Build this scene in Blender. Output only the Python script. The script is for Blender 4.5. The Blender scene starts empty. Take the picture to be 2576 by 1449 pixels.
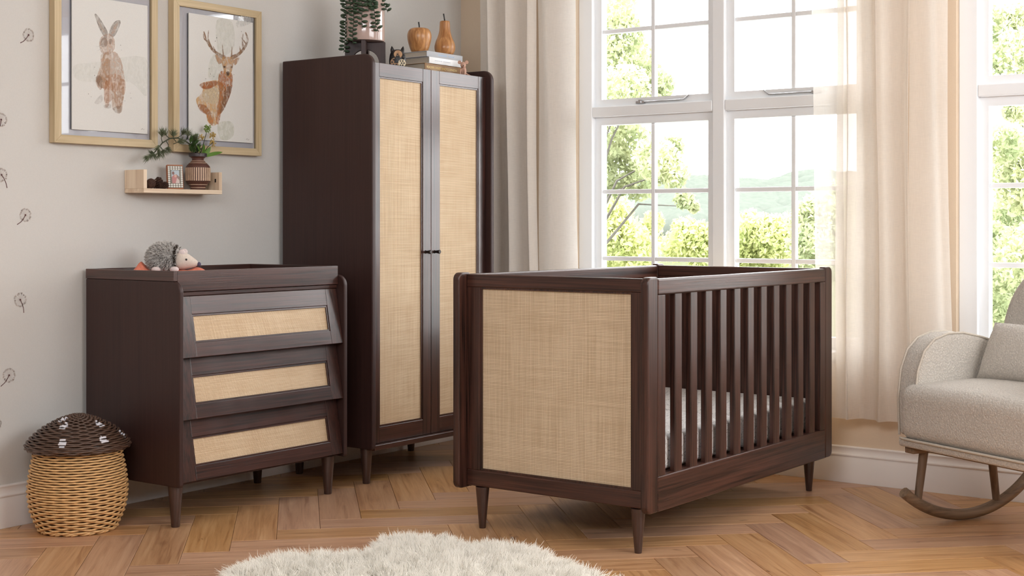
import bpy, bmesh, math, random
import numpy as np
from mathutils import Vector, Matrix

random.seed(7)
rng = np.random.default_rng(7)
SC = bpy.context.scene
COL = SC.collection
pi = math.pi
R = math.radians

# ------------------------------------------------------------------ camera
FPX, HY, TH = 3533.2, 564.2, 0.6345            # focal length and horizon in 2576x1449 pixels, yaw
CAM = Vector((-5.509, -4.368, 1.07))
cd = bpy.data.cameras.new('camera')
cam = bpy.data.objects.new('camera', cd)
COL.objects.link(cam)
cam.location = CAM
cam.rotation_euler = (pi / 2, 0, TH - pi / 2)
cd.sensor_width = 36
cd.lens = FPX / 2576 * 36
cd.shift_y = -(724.5 - HY) / 2576
cd.clip_end = 1000
SC.camera = cam
FW = Vector((math.cos(TH), math.sin(TH), 0))
RT = Vector((math.sin(TH), -math.cos(TH), 0))


def ray(px, py):
    return FW + RT * ((px - 1288) / FPX) - Vector((0, 0, 1)) * ((py - HY) / FPX)


def on(ax, val, px, py):
    i = 'xyz'.index(ax)
    d = ray(px, py)
    return CAM + d * ((val - CAM[i]) / d[i])


def at(px, py, depth):
    return CAM + ray(px, py) * depth


# ------------------------------------------------------------------ world, lights, exposure
W = bpy.data.worlds.new('world')
SC.world = W
W.use_nodes = True
bg = W.node_tree.nodes['Background']
bg.inputs[0].default_value = (0.97, 0.985, 1.0, 1)
bg.inputs[1].default_value = 10.0

SC.view_settings.view_transform = 'Standard'
SC.view_settings.look = 'None'
SC.view_settings.exposure = 0.06
SC.view_settings.gamma = 1.0
SC.view_settings.use_curve_mapping = False
SC.cycles.max_bounces = 6                      # keeps the full-size render quick
SC.cycles.diffuse_bounces = 4
SC.cycles.glossy_bounces = 3
SC.cycles.transmission_bounces = 4
SC.cycles.transparent_max_bounces = 10
SC.cycles.caustics_reflective = False
SC.cycles.caustics_refractive = False
SC.cycles.adaptive_threshold = 0.08


def area(name, loc, target, sx, sy, power, color):
    l = bpy.data.lights.new(name, 'AREA')
    l.shape = 'RECTANGLE'
    l.size, l.size_y = sx, sy
    l.energy = power
    l.color = color
    o = bpy.data.objects.new(name, l)
    COL.objects.link(o)
    o.location = loc
    o.rotation_euler = (Vector(target) - Vector(loc)).to_track_quat('-Z', 'Y').to_euler()
    o['kind'] = 'helper'
    return o


area('key_softbox', (-2.0, -5.5, 2.1), (-1.0, -0.9, 0.85), 2.6, 1.4, 88, (0.935, 0.965, 1.0))
area('fill_softbox', (-5.2, -3.2, 2.5), (0.0, -1.9, 1.7), 2.2, 1.2, 92, (0.935, 0.965, 1.0))
for yw in (-1.41, -3.23):                      # daylight enters through the two windows
    p = area('daylight_portal', (0.165, yw, 1.45), (-3, yw, 1.45), 1.45, 1.9, 1, (1, 1, 1))
    p.data.cycles.is_portal = True

# ------------------------------------------------------------------ mesh helpers
ORG = {}


def thing(name, label=None, cat=None, loc=(0, 0, 0), rz=0, group=None, kind=None):
    o = bpy.data.objects.new(name, None)
    o.empty_display_size = 0.05
    COL.objects.link(o)
    o.location = loc
    o.rotation_euler = (0, 0, rz)
    ORG[o.name] = Vector(loc) if rz == 0 else Vector((0, 0, 0))
    tag(o, label, cat, group, kind)
    return o


def tag(o, label=None, cat=None, group=None, kind=None):
    if label: o['label'] = label
    if cat: o['category'] = cat
    if group: o['group'] = group
    if kind: o['kind'] = kind
    return o


def mk(name, VF, mat, parent=None, smooth=None, local=False, mi=None):
    V, F = VF
    off = Vector((0, 0, 0))
    if parent is not None and not local:
        off = ORG.get(parent.name, off)
    me = bpy.data.meshes.new(name)
    me.from_pydata([tuple(Vector(v) - off) for v in V], [], F)
    mats = mat if isinstance(mat, (list, tuple)) else [mat]
    for m in mats:
        me.materials.append(m)
    if mi:
        for p, k in zip(me.polygons, mi):
            p.material_index = k
    if smooth is not None:
        me.shade_smooth()
        if smooth < 180:
            me.set_sharp_from_angle(angle=R(smooth))
    me.update()
    o = bpy.data.objects.new(name, me)
    COL.objects.link(o)
    if parent is not None:
        o.parent = parent
        ORG[o.name] = off
    else:
        ORG[o.name] = Vector((0, 0, 0))
    return o


def bevel(VF, w, seg=2, ang=None):
    V, F = VF
    bm = bmesh.new()
    vs = [bm.verts.new(v) for v in V]
    for f in F:
        bm.faces.new([vs[i] for i in f])
    bm.normal_update()
    es = [e for e in bm.edges if len(e.link_faces) == 2 and e.calc_face_angle(0) > R(ang or 30)]
    bmesh.ops.bevel(bm, geom=es, offset=w, segments=seg, profile=0.5, affect='EDGES', clamp_overlap=True)
    bmesh.ops.recalc_face_normals(bm, faces=bm.faces)
    bm.verts.index_update()
    V2 = [v.co.copy() for v in bm.verts]
    F2 = [[v.index for v in f.verts] for f in bm.faces]
    bm.free()
    return V2, F2


def box(x0, x1, y0, y1, z0, z1):
    x0, x1 = min(x0, x1), max(x0, x1)
    y0, y1 = min(y0, y1), max(y0, y1)
    z0, z1 = min(z0, z1), max(z0, z1)
    V = [(x0, y0, z0), (x1, y0, z0), (x1, y1, z0), (x0, y1, z0), (x0, y0, z1), (x1, y0, z1), (x1, y1, z1), (x0, y1, z1)]
    F = [(0, 3, 2, 1), (4, 5, 6, 7), (0, 1, 5, 4), (1, 2, 6, 5), (2, 3, 7, 6), (3, 0, 4, 7)]
    return V, F


def join(*vfs):
    V, F = [], []
    for v, f in vfs:
        n = len(V)
        V += list(v)
        F += [[i + n for i in q] for q in f]
    return V, F


def xf(VF, M):
    return [M @ Vector(v) for v in VF[0]], VF[1]


def bx(name, d, mat, parent, bev=0.002, seg=2, smooth=None, local=False):
    b = box(*d)
    if bev:
        b = bevel(b, bev, seg)
    return mk(name, b, mat, parent, smooth, local)


def prism(poly, axis, a, b):
    """2-D polygon extruded along an axis; polygon coords are the two other axes in order"""
    n = len(poly)
    A = 0
    for i in range(n):
        x1, y1 = poly[i]
        x2, y2 = poly[(i + 1) % n]
        A += x1 * y2 - x2 * y1
    if A < 0:
        poly = poly[::-1]

    def P(u, v, w):
        return {'x': (w, u, v), 'y': (u, w, v), 'z': (u, v, w)}[axis]
    V = [P(u, v, a) for u, v in poly] + [P(u, v, b) for u, v in poly]
    lo, hi = list(range(n)), list(range(n, 2 * n))
    flip = (axis == 'y') ^ (b < a)
    F = [lo[::-1], hi] + [(i, (i + 1) % n, n + (i + 1) % n, n + i) for i in range(n)]
    if flip:
        F = [list(f)[::-1] for f in F]
    return V, F


def lathe(prof, n=32, c=(0, 0, 0), a0=0):
    V, F = [], []
    for r, z in prof:
        for k in range(n):
            t = a0 + 2 * pi * k / n
            V.append((c[0] + r * math.cos(t), c[1] + r * math.sin(t), c[2] + z))
    m = len(prof)
    for i in range(m - 1):
        for k in range(n):
            F.append((i * n + k, i * n + (k + 1) % n, (i + 1) * n + (k + 1) % n, (i + 1) * n + k))
    F.append(list(range(n))[::-1])
    F.append([(m - 1) * n + k for k in range(n)])
    return V, F


def tube(pts, rad, n=8):
    pts = [Vector(p) for p in pts]
    m = len(pts)
    rad = rad if isinstance(rad, (list, tuple)) else [rad] * m
    V, F = [], []
    up = Vector((0, 0, 1))
    T0 = (pts[1] - pts[0]).normalized()
    if abs(T0.dot(up)) > 0.95:
        up = Vector((1, 0, 0))
    u = T0.cross(up).normalized()
    for i in range(m):
        T = (pts[min(i + 1, m - 1)] - pts[max(i - 1, 0)]).normalized()
        u = (u - T * u.dot(T)).normalized()
        v = T.cross(u)
        for k in range(n):
            a = 2 * pi * k / n
            V.append(pts[i] + (u * math.cos(a) + v * math.sin(a)) * rad[i])
    for i in range(m - 1):
        for k in range(n):
            F.append((i * n + k, i * n + (k + 1) % n, (i + 1) * n + (k + 1) % n, (i + 1) * n + k))
    F.append(list(range(n))[::-1])
    F.append([(m - 1) * n + k for k in range(n)])
    return V, F


def ball(c, r, nu=16, nv=10, M=None):
    rx, ry, rz = r if isinstance(r, (tuple, list)) else (r, r, r)
    V, F = [], []
    for j in range(nv + 1):
        ph = pi * j / nv
        for i in range(nu):
            th = 2 * pi * i / nu
            V.append(Vector((rx * math.sin(ph) * math.cos(th), ry * math.sin(ph) * math.sin(th), -rz * math.cos(ph))))
    for j in range(nv):
        for i in range(nu):
            F.append((j * nu + i, j * nu + (i + 1) % nu, (j + 1) * nu + (i + 1) % nu, (j + 1) * nu + i))
    if M is not None:
        V = [M @ v for v in V]
    c = Vector(c)
    return [v + c for v in V], F


def arcpts(cx, cy, r, a0, a1, n=6):
    return [(cx + r * math.cos(R(a0 + (a1 - a0) * i / n)), cy + r * math.sin(R(a0 + (a1 - a0) * i / n))) for i in range(n + 1)]


def frame_boxes(axis, pos0, pos1, u0, u1, z0, z1, w):
    """four strips of a rectangular bead; axis = thickness axis"""
    out = []
    for (a, b, c, d) in ((u0, u1, z1 - w, z1), (u0, u1, z0, z0 + w), (u0, u0 + w, z0 + w, z1 - w), (u1 - w, u1, z0 + w, z1 - w)):
        out.append(box(pos0, pos1, a, b, c, d) if axis == 'x' else box(a, b, pos0, pos1, c, d))
    return join(*out)


# ------------------------------------------------------------------ materials
def newmat(name):
    m = bpy.data.materials.new(name)
    m.use_nodes = True
    nt = m.node_tree
    return m, nt, nt.nodes['Principled BSDF']


def N(nt, typ, **kw):
    n = nt.nodes.new(typ)
    for k, v in kw.items():
        if k in n.inputs:
            n.inputs[k].default_value = v
        else:
            setattr(n, k, v)
    return n


def L(nt, a, b):
    nt.links.new(a, b)


def math_(nt, op, a, b=None, clamp=False):
    n = nt.nodes.new('ShaderNodeMath')
    n.operation = op
    n.use_clamp = clamp
    for i, v in enumerate((a, b)):
        if v is None: continue
        if hasattr(v, 'links') or isinstance(v, bpy.types.NodeSocket):
            nt.links.new(v, n.inputs[i])
        else:
            n.inputs[i].default_value = v
    return n.outputs[0]


def ramp(nt, fac, stops):
    n = nt.nodes.new('ShaderNodeValToRGB')
    e = n.color_ramp.elements
    while len(e) < len(stops):
        e.new(0.5)
    for el, (p, c) in zip(e, stops):
        el.position = p
        el.color = (*c, 1)
    nt.links.new(fac, n.inputs[0])
    return n.outputs[0]


def coords(nt, scale=(1, 1, 1), src='Object', rot=(0, 0, 0)):
    tc = nt.nodes.new('ShaderNodeTexCoord')
    mp = nt.nodes.new('ShaderNodeMapping')
    mp.inputs['Scale'].default_value = scale
    mp.inputs['Rotation'].default_value = rot
    nt.links.new(tc.outputs[src], mp.inputs[0])
    return mp.outputs[0]


def noise(nt, vec, scale=5, detail=3, rough=0.5, dist=0.0):
    n = nt.nodes.new('ShaderNodeTexNoise')
    n.inputs['Scale'].default_value = scale
    n.inputs['Detail'].default_value = detail
    n.inputs['Roughness'].default_value = rough
    n.inputs['Distortion'].default_value = dist
    if vec is not None:
        nt.links.new(vec, n.inputs['Vector'])
    return n.outputs['Fac']


def bump(nt, h, bsdf, strength=0.3, dist=0.002):
    b = nt.nodes.new('ShaderNodeBump')
    b.inputs['Strength'].default_value = strength
    b.inputs['Distance'].default_value = dist
    nt.links.new(h, b.inputs['Height'])
    nt.links.new(b.outputs[0], bsdf.inputs['Normal'])


def srgb(r, g, b):
    def f(c):
        c /= 255
        return c / 12.92 if c < 0.04045 else ((c + 0.055) / 1.055) ** 2.4
    return (f(r), f(g), f(b))


def plain(name, col, rough=0.5, nscale=0, namt=0.06, bmp=0.0, spec=0.5, metal=0, coat=0, sheen=0):
    m, nt, b = newmat(name)
    b.inputs['Base Color'].default_value = (*col, 1)
    b.inputs['Roughness'].default_value = rough
    b.inputs['Specular IOR Level'].default_value = spec
    b.inputs['Metallic'].default_value = metal
    b.inputs['Coat Weight'].default_value = coat
    b.inputs['Sheen Weight'].default_value = sheen
    if nscale:
        f = noise(nt, coords(nt), nscale, 4)
        lo = tuple(c * (1 - namt) for c in col)
        hi = tuple(min(1, c * (1 + namt)) for c in col)
        L(nt, ramp(nt, f, [(0.3, lo), (0.7, hi)]), b.inputs['Base Color'])
        if bmp:
            bump(nt, f, b, bmp, 0.002)
    return m


def dark_wood(name, axis, base=(0.046, 0.0152, 0.0100), rough=0.31, grain=0.75, bs=0.3, spec=0.85):
    m, nt, b = newmat(name)
    sc = {'x': (2.5, 150, 150), 'y': (150, 2.5, 150), 'z': (150, 150, 2.5)}[axis]
    g = noise(nt, coords(nt, sc), 1.0, 4, 0.6, 0.6)
    sc2 = {'x': (1.2, 18, 18), 'y': (18, 1.2, 18), 'z': (18, 18, 1.2)}[axis]
    g2 = noise(nt, coords(nt, sc2), 1.0, 3, 0.5, 1.2)
    s = math_(nt, 'ADD', math_(nt, 'MULTIPLY', g, 0.7), math_(nt, 'MULTIPLY', g2, 0.3))
    lo = tuple(c * (1 - grain) for c in base)
    hi = tuple(c * (1 + grain) for c in base)
    L(nt, ramp(nt, s, [(0.36, lo), (0.5, base), (0.64, hi)]), b.inputs['Base Color'])
    b.inputs['Roughness'].default_value = rough
    b.inputs['Specular IOR Level'].default_value = spec
    bump(nt, s, b, bs, 0.0012)
    return m


def light_wood(name, axis, c1, c2, rough=0.55, scale=70):
    m, nt, b = newmat(name)
    sc = {'x': (2, scale, scale), 'y': (scale, 2, scale), 'z': (scale, scale, 2)}[axis]
    g = noise(nt, coords(nt, sc), 1.0, 4, 0.55, 0.8)
    L(nt, ramp(nt, g, [(0.32, c1), (0.66, c2)]), b.inputs['Base Color'])
    b.inputs['Roughness'].default_value = rough
    bump(nt, g, b, 0.12, 0.001)
    return m


def rattan(name, period=0.0052, lo=(0.22, 0.13, 0.065), c1=(0.66, 0.46, 0.27), c2=(0.82, 0.63, 0.41)):
    m, nt, b = newmat(name)
    tc = nt.nodes.new('ShaderNodeTexCoord')
    sp = nt.nodes.new('ShaderNodeSeparateXYZ')
    L(nt, tc.outputs['Object'], sp.inputs[0])
    a = math_(nt, 'ADD', sp.outputs[0], sp.outputs[1])
    z = sp.outputs[2]
    k = 2 * pi / period
    s1 = math_(nt, 'ADD', math_(nt, 'MULTIPLY', math_(nt, 'SINE', math_(nt, 'MULTIPLY', a, k)), 0.5), 0.5)
    s2 = math_(nt, 'ADD', math_(nt, 'MULTIPLY', math_(nt, 'SINE', math_(nt, 'MULTIPLY', z, k * 1.1)), 0.5), 0.5)
    hole = math_(nt, 'MULTIPLY', math_(nt, 'SUBTRACT', 1.0, s1), math_(nt, 'SUBTRACT', 1.0, s2))
    # strand to strand variation, along and across
    cb = nt.nodes.new('ShaderNodeCombineXYZ')
    L(nt, math_(nt, 'MULTIPLY', a, 4.0), cb.inputs[0])
    L(nt, math_(nt, 'MULTIPLY', z, 260.0), cb.inputs[1])
    v1 = noise(nt, cb.outputs[0], 1.0, 2)
    cb2 = nt.nodes.new('ShaderNodeCombineXYZ')
    L(nt, math_(nt, 'MULTIPLY', a, 230.0), cb2.inputs[0])
    L(nt, math_(nt, 'MULTIPLY', z, 4.0), cb2.inputs[1])
    v2 = noise(nt, cb2.outputs[0], 1.0, 2)
    v3 = noise(nt, coords(nt), 9.0, 2)
    v = math_(nt, 'ADD', math_(nt, 'ADD', math_(nt, 'MULTIPLY', v1, 0.4), math_(nt, 'MULTIPLY', v2, 0.4)), math_(nt, 'MULTIPLY', v3, 0.2))
    straw = ramp(nt, v, [(0.40, c1), (0.58, c2)])
    mix = nt.nodes.new('ShaderNodeMix')
    mix.data_type = 'RGBA'
    mix.inputs['B'].default_value = (*lo, 1)
    L(nt, straw, mix.inputs['A'])
    L(nt, ramp(nt, hole, [(0.22, (0, 0, 0)), (0.62, (1, 1, 1))]), mix.inputs['Factor'])
    L(nt, mix.outputs['Result'], b.inputs['Base Color'])
    b.inputs['Roughness'].default_value = 0.6
    bump(nt, math_(nt, 'MAXIMUM', s1, s2), b, 0.5, 0.001)
    return m


def floor_mat():
    m, nt, b = newmat('oak_plank')
    oi = nt.nodes.new('ShaderNodeObjectInfo')
    tc = nt.nodes.new('ShaderNodeTexCoord')
    off = nt.nodes.new('ShaderNodeVectorMath')
    off.operation = 'ADD'
    cb = nt.nodes.new('ShaderNodeCombineXYZ')
    for i, k in enumerate((37.0, 91.0, 53.0)):
        L(nt, math_(nt, 'MULTIPLY', oi.outputs['Random'], k), cb.inputs[i])
    L(nt, tc.outputs['Object'], off.inputs[0])
    L(nt, cb.outputs[0], off.inputs[1])
    mp = nt.nodes.new('ShaderNodeMapping')
    mp.inputs['Scale'].default_value = (1.6, 26, 26)
    L(nt, off.outputs[0], mp.inputs[0])
    g = noise(nt, mp.outputs[0], 1.0, 5, 0.6, 1.4)
    mp2 = nt.nodes.new('ShaderNodeMapping')
    mp2.inputs['Scale'].default_value = (6, 160, 160)
    L(nt, off.outputs[0], mp2.inputs[0])
    g2 = noise(nt, mp2.outputs[0], 1.0, 3, 0.6)
    mp3 = nt.nodes.new('ShaderNodeMapping')
    mp3.inputs['Scale'].default_value = (9, 22, 22)
    L(nt, off.outputs[0], mp3.inputs[0])
    kn = noise(nt, mp3.outputs[0], 1.0, 2, 0.5, 0.3)
    s = math_(nt, 'ADD', math_(nt, 'MULTIPLY', g, 0.75), math_(nt, 'MULTIPLY', g2, 0.25))
    colr = ramp(nt, s, [(0.30, srgb(150, 106, 72)), (0.47, srgb(190, 145, 104)), (0.64, srgb(208, 166, 124))])
    knot = ramp(nt, kn, [(0.72, (1, 1, 1)), (0.80, (0.35, 0.25, 0.18))])
    mu = nt.nodes.new('ShaderNodeMix')
    mu.data_type = 'RGBA'
    mu.blend_type = 'MULTIPLY'
    mu.inputs['Factor'].default_value = 1
    L(nt, colr, mu.inputs['A'])
    L(nt, knot, mu.inputs['B'])
    hs = nt.nodes.new('ShaderNodeHueSaturation')
    L(nt, mu.outputs['Result'], hs.inputs['Color'])
    r2 = math_(nt, 'FRACT', math_(nt, 'MULTIPLY', oi.outputs['Random'], 17.31))
    L(nt, math_(nt, 'ADD', 0.84, math_(nt, 'MULTIPLY', r2, 0.24)), hs.inputs['Value'])
    r3 = math_(nt, 'FRACT', math_(nt, 'MULTIPLY', oi.outputs['Random'], 7.77))
    L(nt, math_(nt, 'ADD', 0.88, math_(nt, 'MULTIPLY', r3, 0.24)), hs.inputs['Saturation'])
    L(nt, math_(nt, 'ADD', 0.492, math_(nt, 'MULTIPLY', r3, 0.012)), hs.inputs['Hue'])
    L(nt, hs.outputs[0], b.inputs['Base Color'])
    b.inputs['Roughness'].default_value = 0.33
    b.inputs['Specular IOR Level'].default_value = 0.45
    bump(nt, s, b, 0.08, 0.001)
    return m


def curtain_mat(name, col, transl, transp):
    m, nt, b = newmat(name)
    out = nt.nodes['Material Output']
    nt.nodes.remove(b)
    f = noise(nt, coords(nt, (40, 40, 500)), 1.0, 3)
    f2 = noise(nt, coords(nt, (500, 500, 25)), 1.0, 2)
    s = math_(nt, 'ADD', math_(nt, 'MULTIPLY', f, 0.5), math_(nt, 'MULTIPLY', f2, 0.5))
    c = ramp(nt, s, [(0.35, tuple(x * 0.93 for x in col)), (0.6, col)])
    d = nt.nodes.new('ShaderNodeBsdfDiffuse')
    t = nt.nodes.new('ShaderNodeBsdfTranslucent')
    tr = nt.nodes.new('ShaderNodeBsdfTransparent')
    L(nt, c, d.inputs[0])
    L(nt, c, t.inputs[0])
    m1 = nt.nodes.new('ShaderNodeMixShader')
    m1.inputs[0].default_value = transl
    L(nt, d.outputs[0], m1.inputs[1])
    L(nt, t.outputs[0], m1.inputs[2])
    m2 = nt.nodes.new('ShaderNodeMixShader')
    m2.inputs[0].default_value = transp
    L(nt, m1.outputs[0], m2.inputs[1])
    L(nt, tr.outputs[0], m2.inputs[2])
    L(nt, m2.outputs[0], out.inputs[0])
    return m


def glass_mat(name, refl=1.0):
    m, nt, b = newmat(name)
    out = nt.nodes['Material Output']
    nt.nodes.remove(b)
    fr = nt.nodes.new('ShaderNodeFresnel')
    fr.inputs[0].default_value = 1.45
    tr = nt.nodes.new('ShaderNodeBsdfTransparent')
    gl = nt.nodes.new('ShaderNodeBsdfGlossy')
    gl.inputs['Roughness'].default_value = 0.02
    mx = nt.nodes.new('ShaderNodeMixShader')
    L(nt, math_(nt, 'MULTIPLY', fr.outputs[0], refl), mx.inputs[0])
    L(nt, tr.outputs[0], mx.inputs[1])
    L(nt, gl.outputs[0], mx.inputs[2])
    L(nt, mx.outputs[0], out.inputs[0])
    return m


def leaf_mat(name, c1, c2, transl=0.4):
    m, nt, b = newmat(name)
    out = nt.nodes['Material Output']
    nt.nodes.remove(b)
    f = noise(nt, coords(nt), 2.2, 3)
    c = ramp(nt, f, [(0.35, c1), (0.65, c2)])
    d = nt.nodes.new('ShaderNodeBsdfDiffuse')
    t = nt.nodes.new('ShaderNodeBsdfTranslucent')
    L(nt, c, d.inputs[0])
    L(nt, c, t.inputs[0])
    m1 = nt.nodes.new('ShaderNodeMixShader')
    m1.inputs[0].default_value = transl
    L(nt, d.outputs[0], m1.inputs[1])
    L(nt, t.outputs[0], m1.inputs[2])
    L(nt, m1.outputs[0], out.inputs[0])
    return m


def vcol_mat(name, rough=0.6, watery=False):
    m, nt, b = newmat(name)
    at_ = nt.nodes.new('ShaderNodeAttribute')
    at_.attribute_name = 'Col'
    b.inputs['Roughness'].default_value = rough
    L(nt, at_.outputs['Color'], b.inputs['Base Color'])
    if watery:
        out = nt.nodes['Material Output']
        tr = nt.nodes.new('ShaderNodeBsdfTransparent')
        mx = nt.nodes.new('ShaderNodeMixShader')
        f = noise(nt, coords(nt, (70, 70, 40)), 1.0, 5, 0.65, 1.0)
        a = ramp(nt, f, [(0.34, (0.22, 0.22, 0.22)), (0.60, (1, 1, 1))])
        a2 = math_(nt, 'MULTIPLY', a, at_.outputs['Alpha'])
        L(nt, a2, mx.inputs[0])
        L(nt, tr.outputs[0], mx.inputs[1])
        L(nt, b.outputs[0], mx.inputs[2])
        L(nt, mx.outputs[0], out.inputs[0])
    return m


def boucle(name, col):
    m, nt, b = newmat(name)
    c = coords(nt)
    n1 = noise(nt, c, 190, 3, 0.6, 1.5)
    vo = nt.nodes.new('ShaderNodeTexVoronoi')
    vo.inputs['Scale'].default_value = 150
    L(nt, c, vo.inputs['Vector'])
    h = math_(nt, 'SUBTRACT', n1, math_(nt, 'MULTIPLY', vo.outputs['Distance'], 0.7))
    L(nt, ramp(nt, h, [(-0.1 + 0.2, tuple(x * 0.78 for x in col)), (0.5, col)]), b.inputs['Base Color'])
    b.inputs['Roughness'].default_value = 0.95
    b.inputs['Sheen Weight'].default_value = 0.25
    bump(nt, h, b, 0.9, 0.005)
    return m


M = {}
M['wz'] = dark_wood('dark_stained_oak_upright', 'z')
M['wx'] = dark_wood('dark_stained_oak_long', 'x')
M['wy'] = dark_wood('dark_stained_oak_cross', 'y')
M['pz'] = dark_wood('dark_veneer_panel', 'z', (0.042, 0.0185, 0.0155), 0.46, 0.16, 0.08, 0.4)
M['leg'] = dark_wood('dark_turned_leg', 'z', (0.048, 0.021, 0.016), 0.36, 0.4)
for _a in 'xyz':
    M['c' + _a] = dark_wood('cot_oak_' + {'x': 'long', 'y': 'cross', 'z': 'upright'}[_a], _a, (0.050, 0.0190, 0.0125), 0.36, 0.80, 0.35, 0.5)
M['shadowgap'] = plain('dark_joint', (0.008, 0.004, 0.004), 0.7)
M['rattan'] = rattan('woven_cane')
M['rattan_cot'] = rattan('woven_cane_cot', 0.0056, (0.23, 0.14, 0.075), (0.66, 0.50, 0.32), (0.85, 0.68, 0.47))
M['oak'] = floor_mat()
M['subfloor'] = plain('dark_subfloor', (0.05, 0.03, 0.02), 0.8)
M['wall'] = plain('warm_grey_wall_paint', srgb(209, 206, 201), 0.85, 220, 0.015, 0.05)
M['wallback'] = plain('cream_wall_paint', srgb(226, 205, 180), 0.85, 220, 0.015, 0.05)
M['ceiling'] = plain('white_ceiling_paint', (0.8, 0.79, 0.77), 0.9)
M['white'] = plain('white_gloss_paint', (0.90, 0.915, 0.93), 0.32)
M['trim'] = plain('white_satin_trim', srgb(238, 231, 226), 0.38)
M['glass'] = glass_mat('window_glass', 0.6)
M['picglass'] = glass_mat('picture_glass', 0.8)
M['linen'] = curtain_mat('linen_curtain', srgb(243, 235, 225), 0.5, 0.04)
M['linen_lined'] = curtain_mat('lined_linen', srgb(244, 236, 226), 0.2, 0.01)
M['linen_edge'] = curtain_mat('linen_edge', srgb(247, 242, 235), 0.35, 0.05)
M['linen_thin'] = curtain_mat('linen_single_layer', srgb(246, 240, 232), 0.58, 0.16)
M['sheer'] = curtain_mat('sheer_linen', srgb(244, 238, 230), 0.5, 0.40)
M['chrome'] = plain('satin_chrome', (0.55, 0.55, 0.56), 0.25, metal=1)
M['knob'] = plain('dark_bronze_knob', (0.03, 0.022, 0.02), 0.3, metal=0.6)
M['boucle'] = boucle('cream_boucle', srgb(228, 219, 207))
M['piping'] = plain('cream_piping', srgb(196, 186, 172), 0.9, 300, 0.12, 0.4)
M['rocker'] = light_wood('washed_ash', 'x', srgb(104, 84, 66), srgb(140, 116, 92), 0.5)
M['rockerz'] = light_wood('washed_ash_leg', 'z', srgb(96, 78, 62), srgb(132, 108, 88), 0.5)
M['frameoak'] = light_wood('pale_oak_frame', 'z', srgb(186, 164, 126), srgb(212, 192, 156), 0.5)
M['pine'] = light_wood('raw_pine', 'x', srgb(214, 188, 160), srgb(240, 220, 194), 0.6, 50)
M['pinez'] = light_wood('raw_pine_end', 'z', srgb(214, 188, 160), srgb(240, 220, 194), 0.6, 50)
M['paper'] = plain('watercolour_paper', srgb(220, 218, 213), 0.9, 300, 0.02, 0.15)
M['mount'] = plain('white_mount_board', srgb(214, 214, 222), 0.8)
M['paint'] = vcol_mat('watercolour_paint', 0.9, True)
M['vcol'] = vcol_mat('figure_paint', 0.6)
M['decal'] = plain('mauve_print_ink', srgb(192, 181, 173), 0.9)
M['decal_dark'] = plain('plum_print_ink', srgb(96, 66, 66), 0.9)
M['wick'] = plain('honey_wicker', srgb(226, 182, 126), 0.5, 60, 0.16)
M['wickcap'] = plain('brown_wicker', srgb(88, 66, 54), 0.33, 60, 0.22)
M['wickwhite'] = plain('white_painted_wicker', srgb(228, 226, 232), 0.4)
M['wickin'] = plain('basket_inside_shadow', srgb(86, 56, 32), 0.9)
M['fleece'] = plain('cream_fleece', (0.985, 0.94, 0.85), 0.8)
M['hide'] = plain('sheepskin_hide', srgb(222, 206, 182), 0.95)
M['leaf'] = plain('dark_succulent_leaf', srgb(52, 72, 50), 0.45, 40, 0.25)
M['stem'] = plain('dark_green_stem', srgb(54, 60, 40), 0.6)
M['pot'] = plain('blush_glazed_pot', srgb(190, 166, 157), 0.12, 14, 0.05, coat=0.6)
M['needle'] = plain('grey_green_needle', srgb(98, 106, 78), 0.6, 30, 0.2)
M['bright_leaf'] = plain('bright_green_leaf', srgb(84, 120, 40), 0.5, 30, 0.2)
M['berry'] = plain('olive_berry', srgb(190, 160, 88), 0.5, 60, 0.2)
M['bud'] = plain('green_bud', srgb(112, 138, 56), 0.5, 60, 0.2)
M['vase'] = plain('brown_stoneware', srgb(92, 58, 48), 0.5, 80, 0.15)
M['vaserim'] = plain('charcoal_glaze', srgb(66, 58, 60), 0.4)
M['vasecream'] = plain('cream_slip', srgb(214, 186, 158), 0.6, 90, 0.1)
M['cone'] = plain('pine_cone_brown', srgb(74, 48, 36), 0.7, 60, 0.3)
M['tan'] = plain('tan_wood_edge', srgb(170, 96, 52), 0.5, 40, 0.15)
M['inlay'] = plain('white_bone_inlay', srgb(232, 230, 222), 0.4)
M['inlaygrey'] = plain('grey_inlay', srgb(128, 122, 108), 0.5)
M['fruit'] = light_wood('polished_fruit_wood', 'z', srgb(150, 96, 52), srgb(206, 152, 98), 0.3, 60)
M['black'] = plain('matt_black', (0.012, 0.011, 0.011), 0.5)
M['owl'] = plain('black_stained_wood', (0.018, 0.016, 0.016), 0.4, 30, 0.3)
M['slice'] = light_wood('sliced_wood', 'z', srgb(150, 104, 70), srgb(206, 168, 128), 0.6, 200)
M['creamdot'] = plain('cream_seed', srgb(222, 206, 176), 0.6)
M['mouse'] = plain('rose_clay', srgb(196, 156, 136), 0.7, 60, 0.1)
M['pages'] = light_wood('book_pages', 'x', srgb(176, 164, 148), srgb(206, 194, 176), 0.9, 900)
M['bookgrey'] = plain('grey_cloth_cover', srgb(186, 188, 192), 0.7)
M['bookwhite'] = plain('white_glossy_cover', srgb(240, 240, 240), 0.3)
M['booktan'] = plain('brown_leather_cover', srgb(150, 112, 70), 0.45, 40, 0.12)
M['gold'] = plain('gold_foil', srgb(236, 204, 120), 0.35)
M['bluefoil'] = plain('pale_blue_lettering', srgb(176, 196, 218), 0.6)
M['silver'] = plain('pale_silver_lettering', srgb(206, 208, 212), 0.5)
M['sheet'] = None
M['coral'] = plain('coral_muslin', srgb(230, 134, 108), 0.9, 90, 0.12, 0.3)
M['greyfur'] = plain('grey_plush', srgb(176, 171, 166), 0.95, 60, 0.25)
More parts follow.
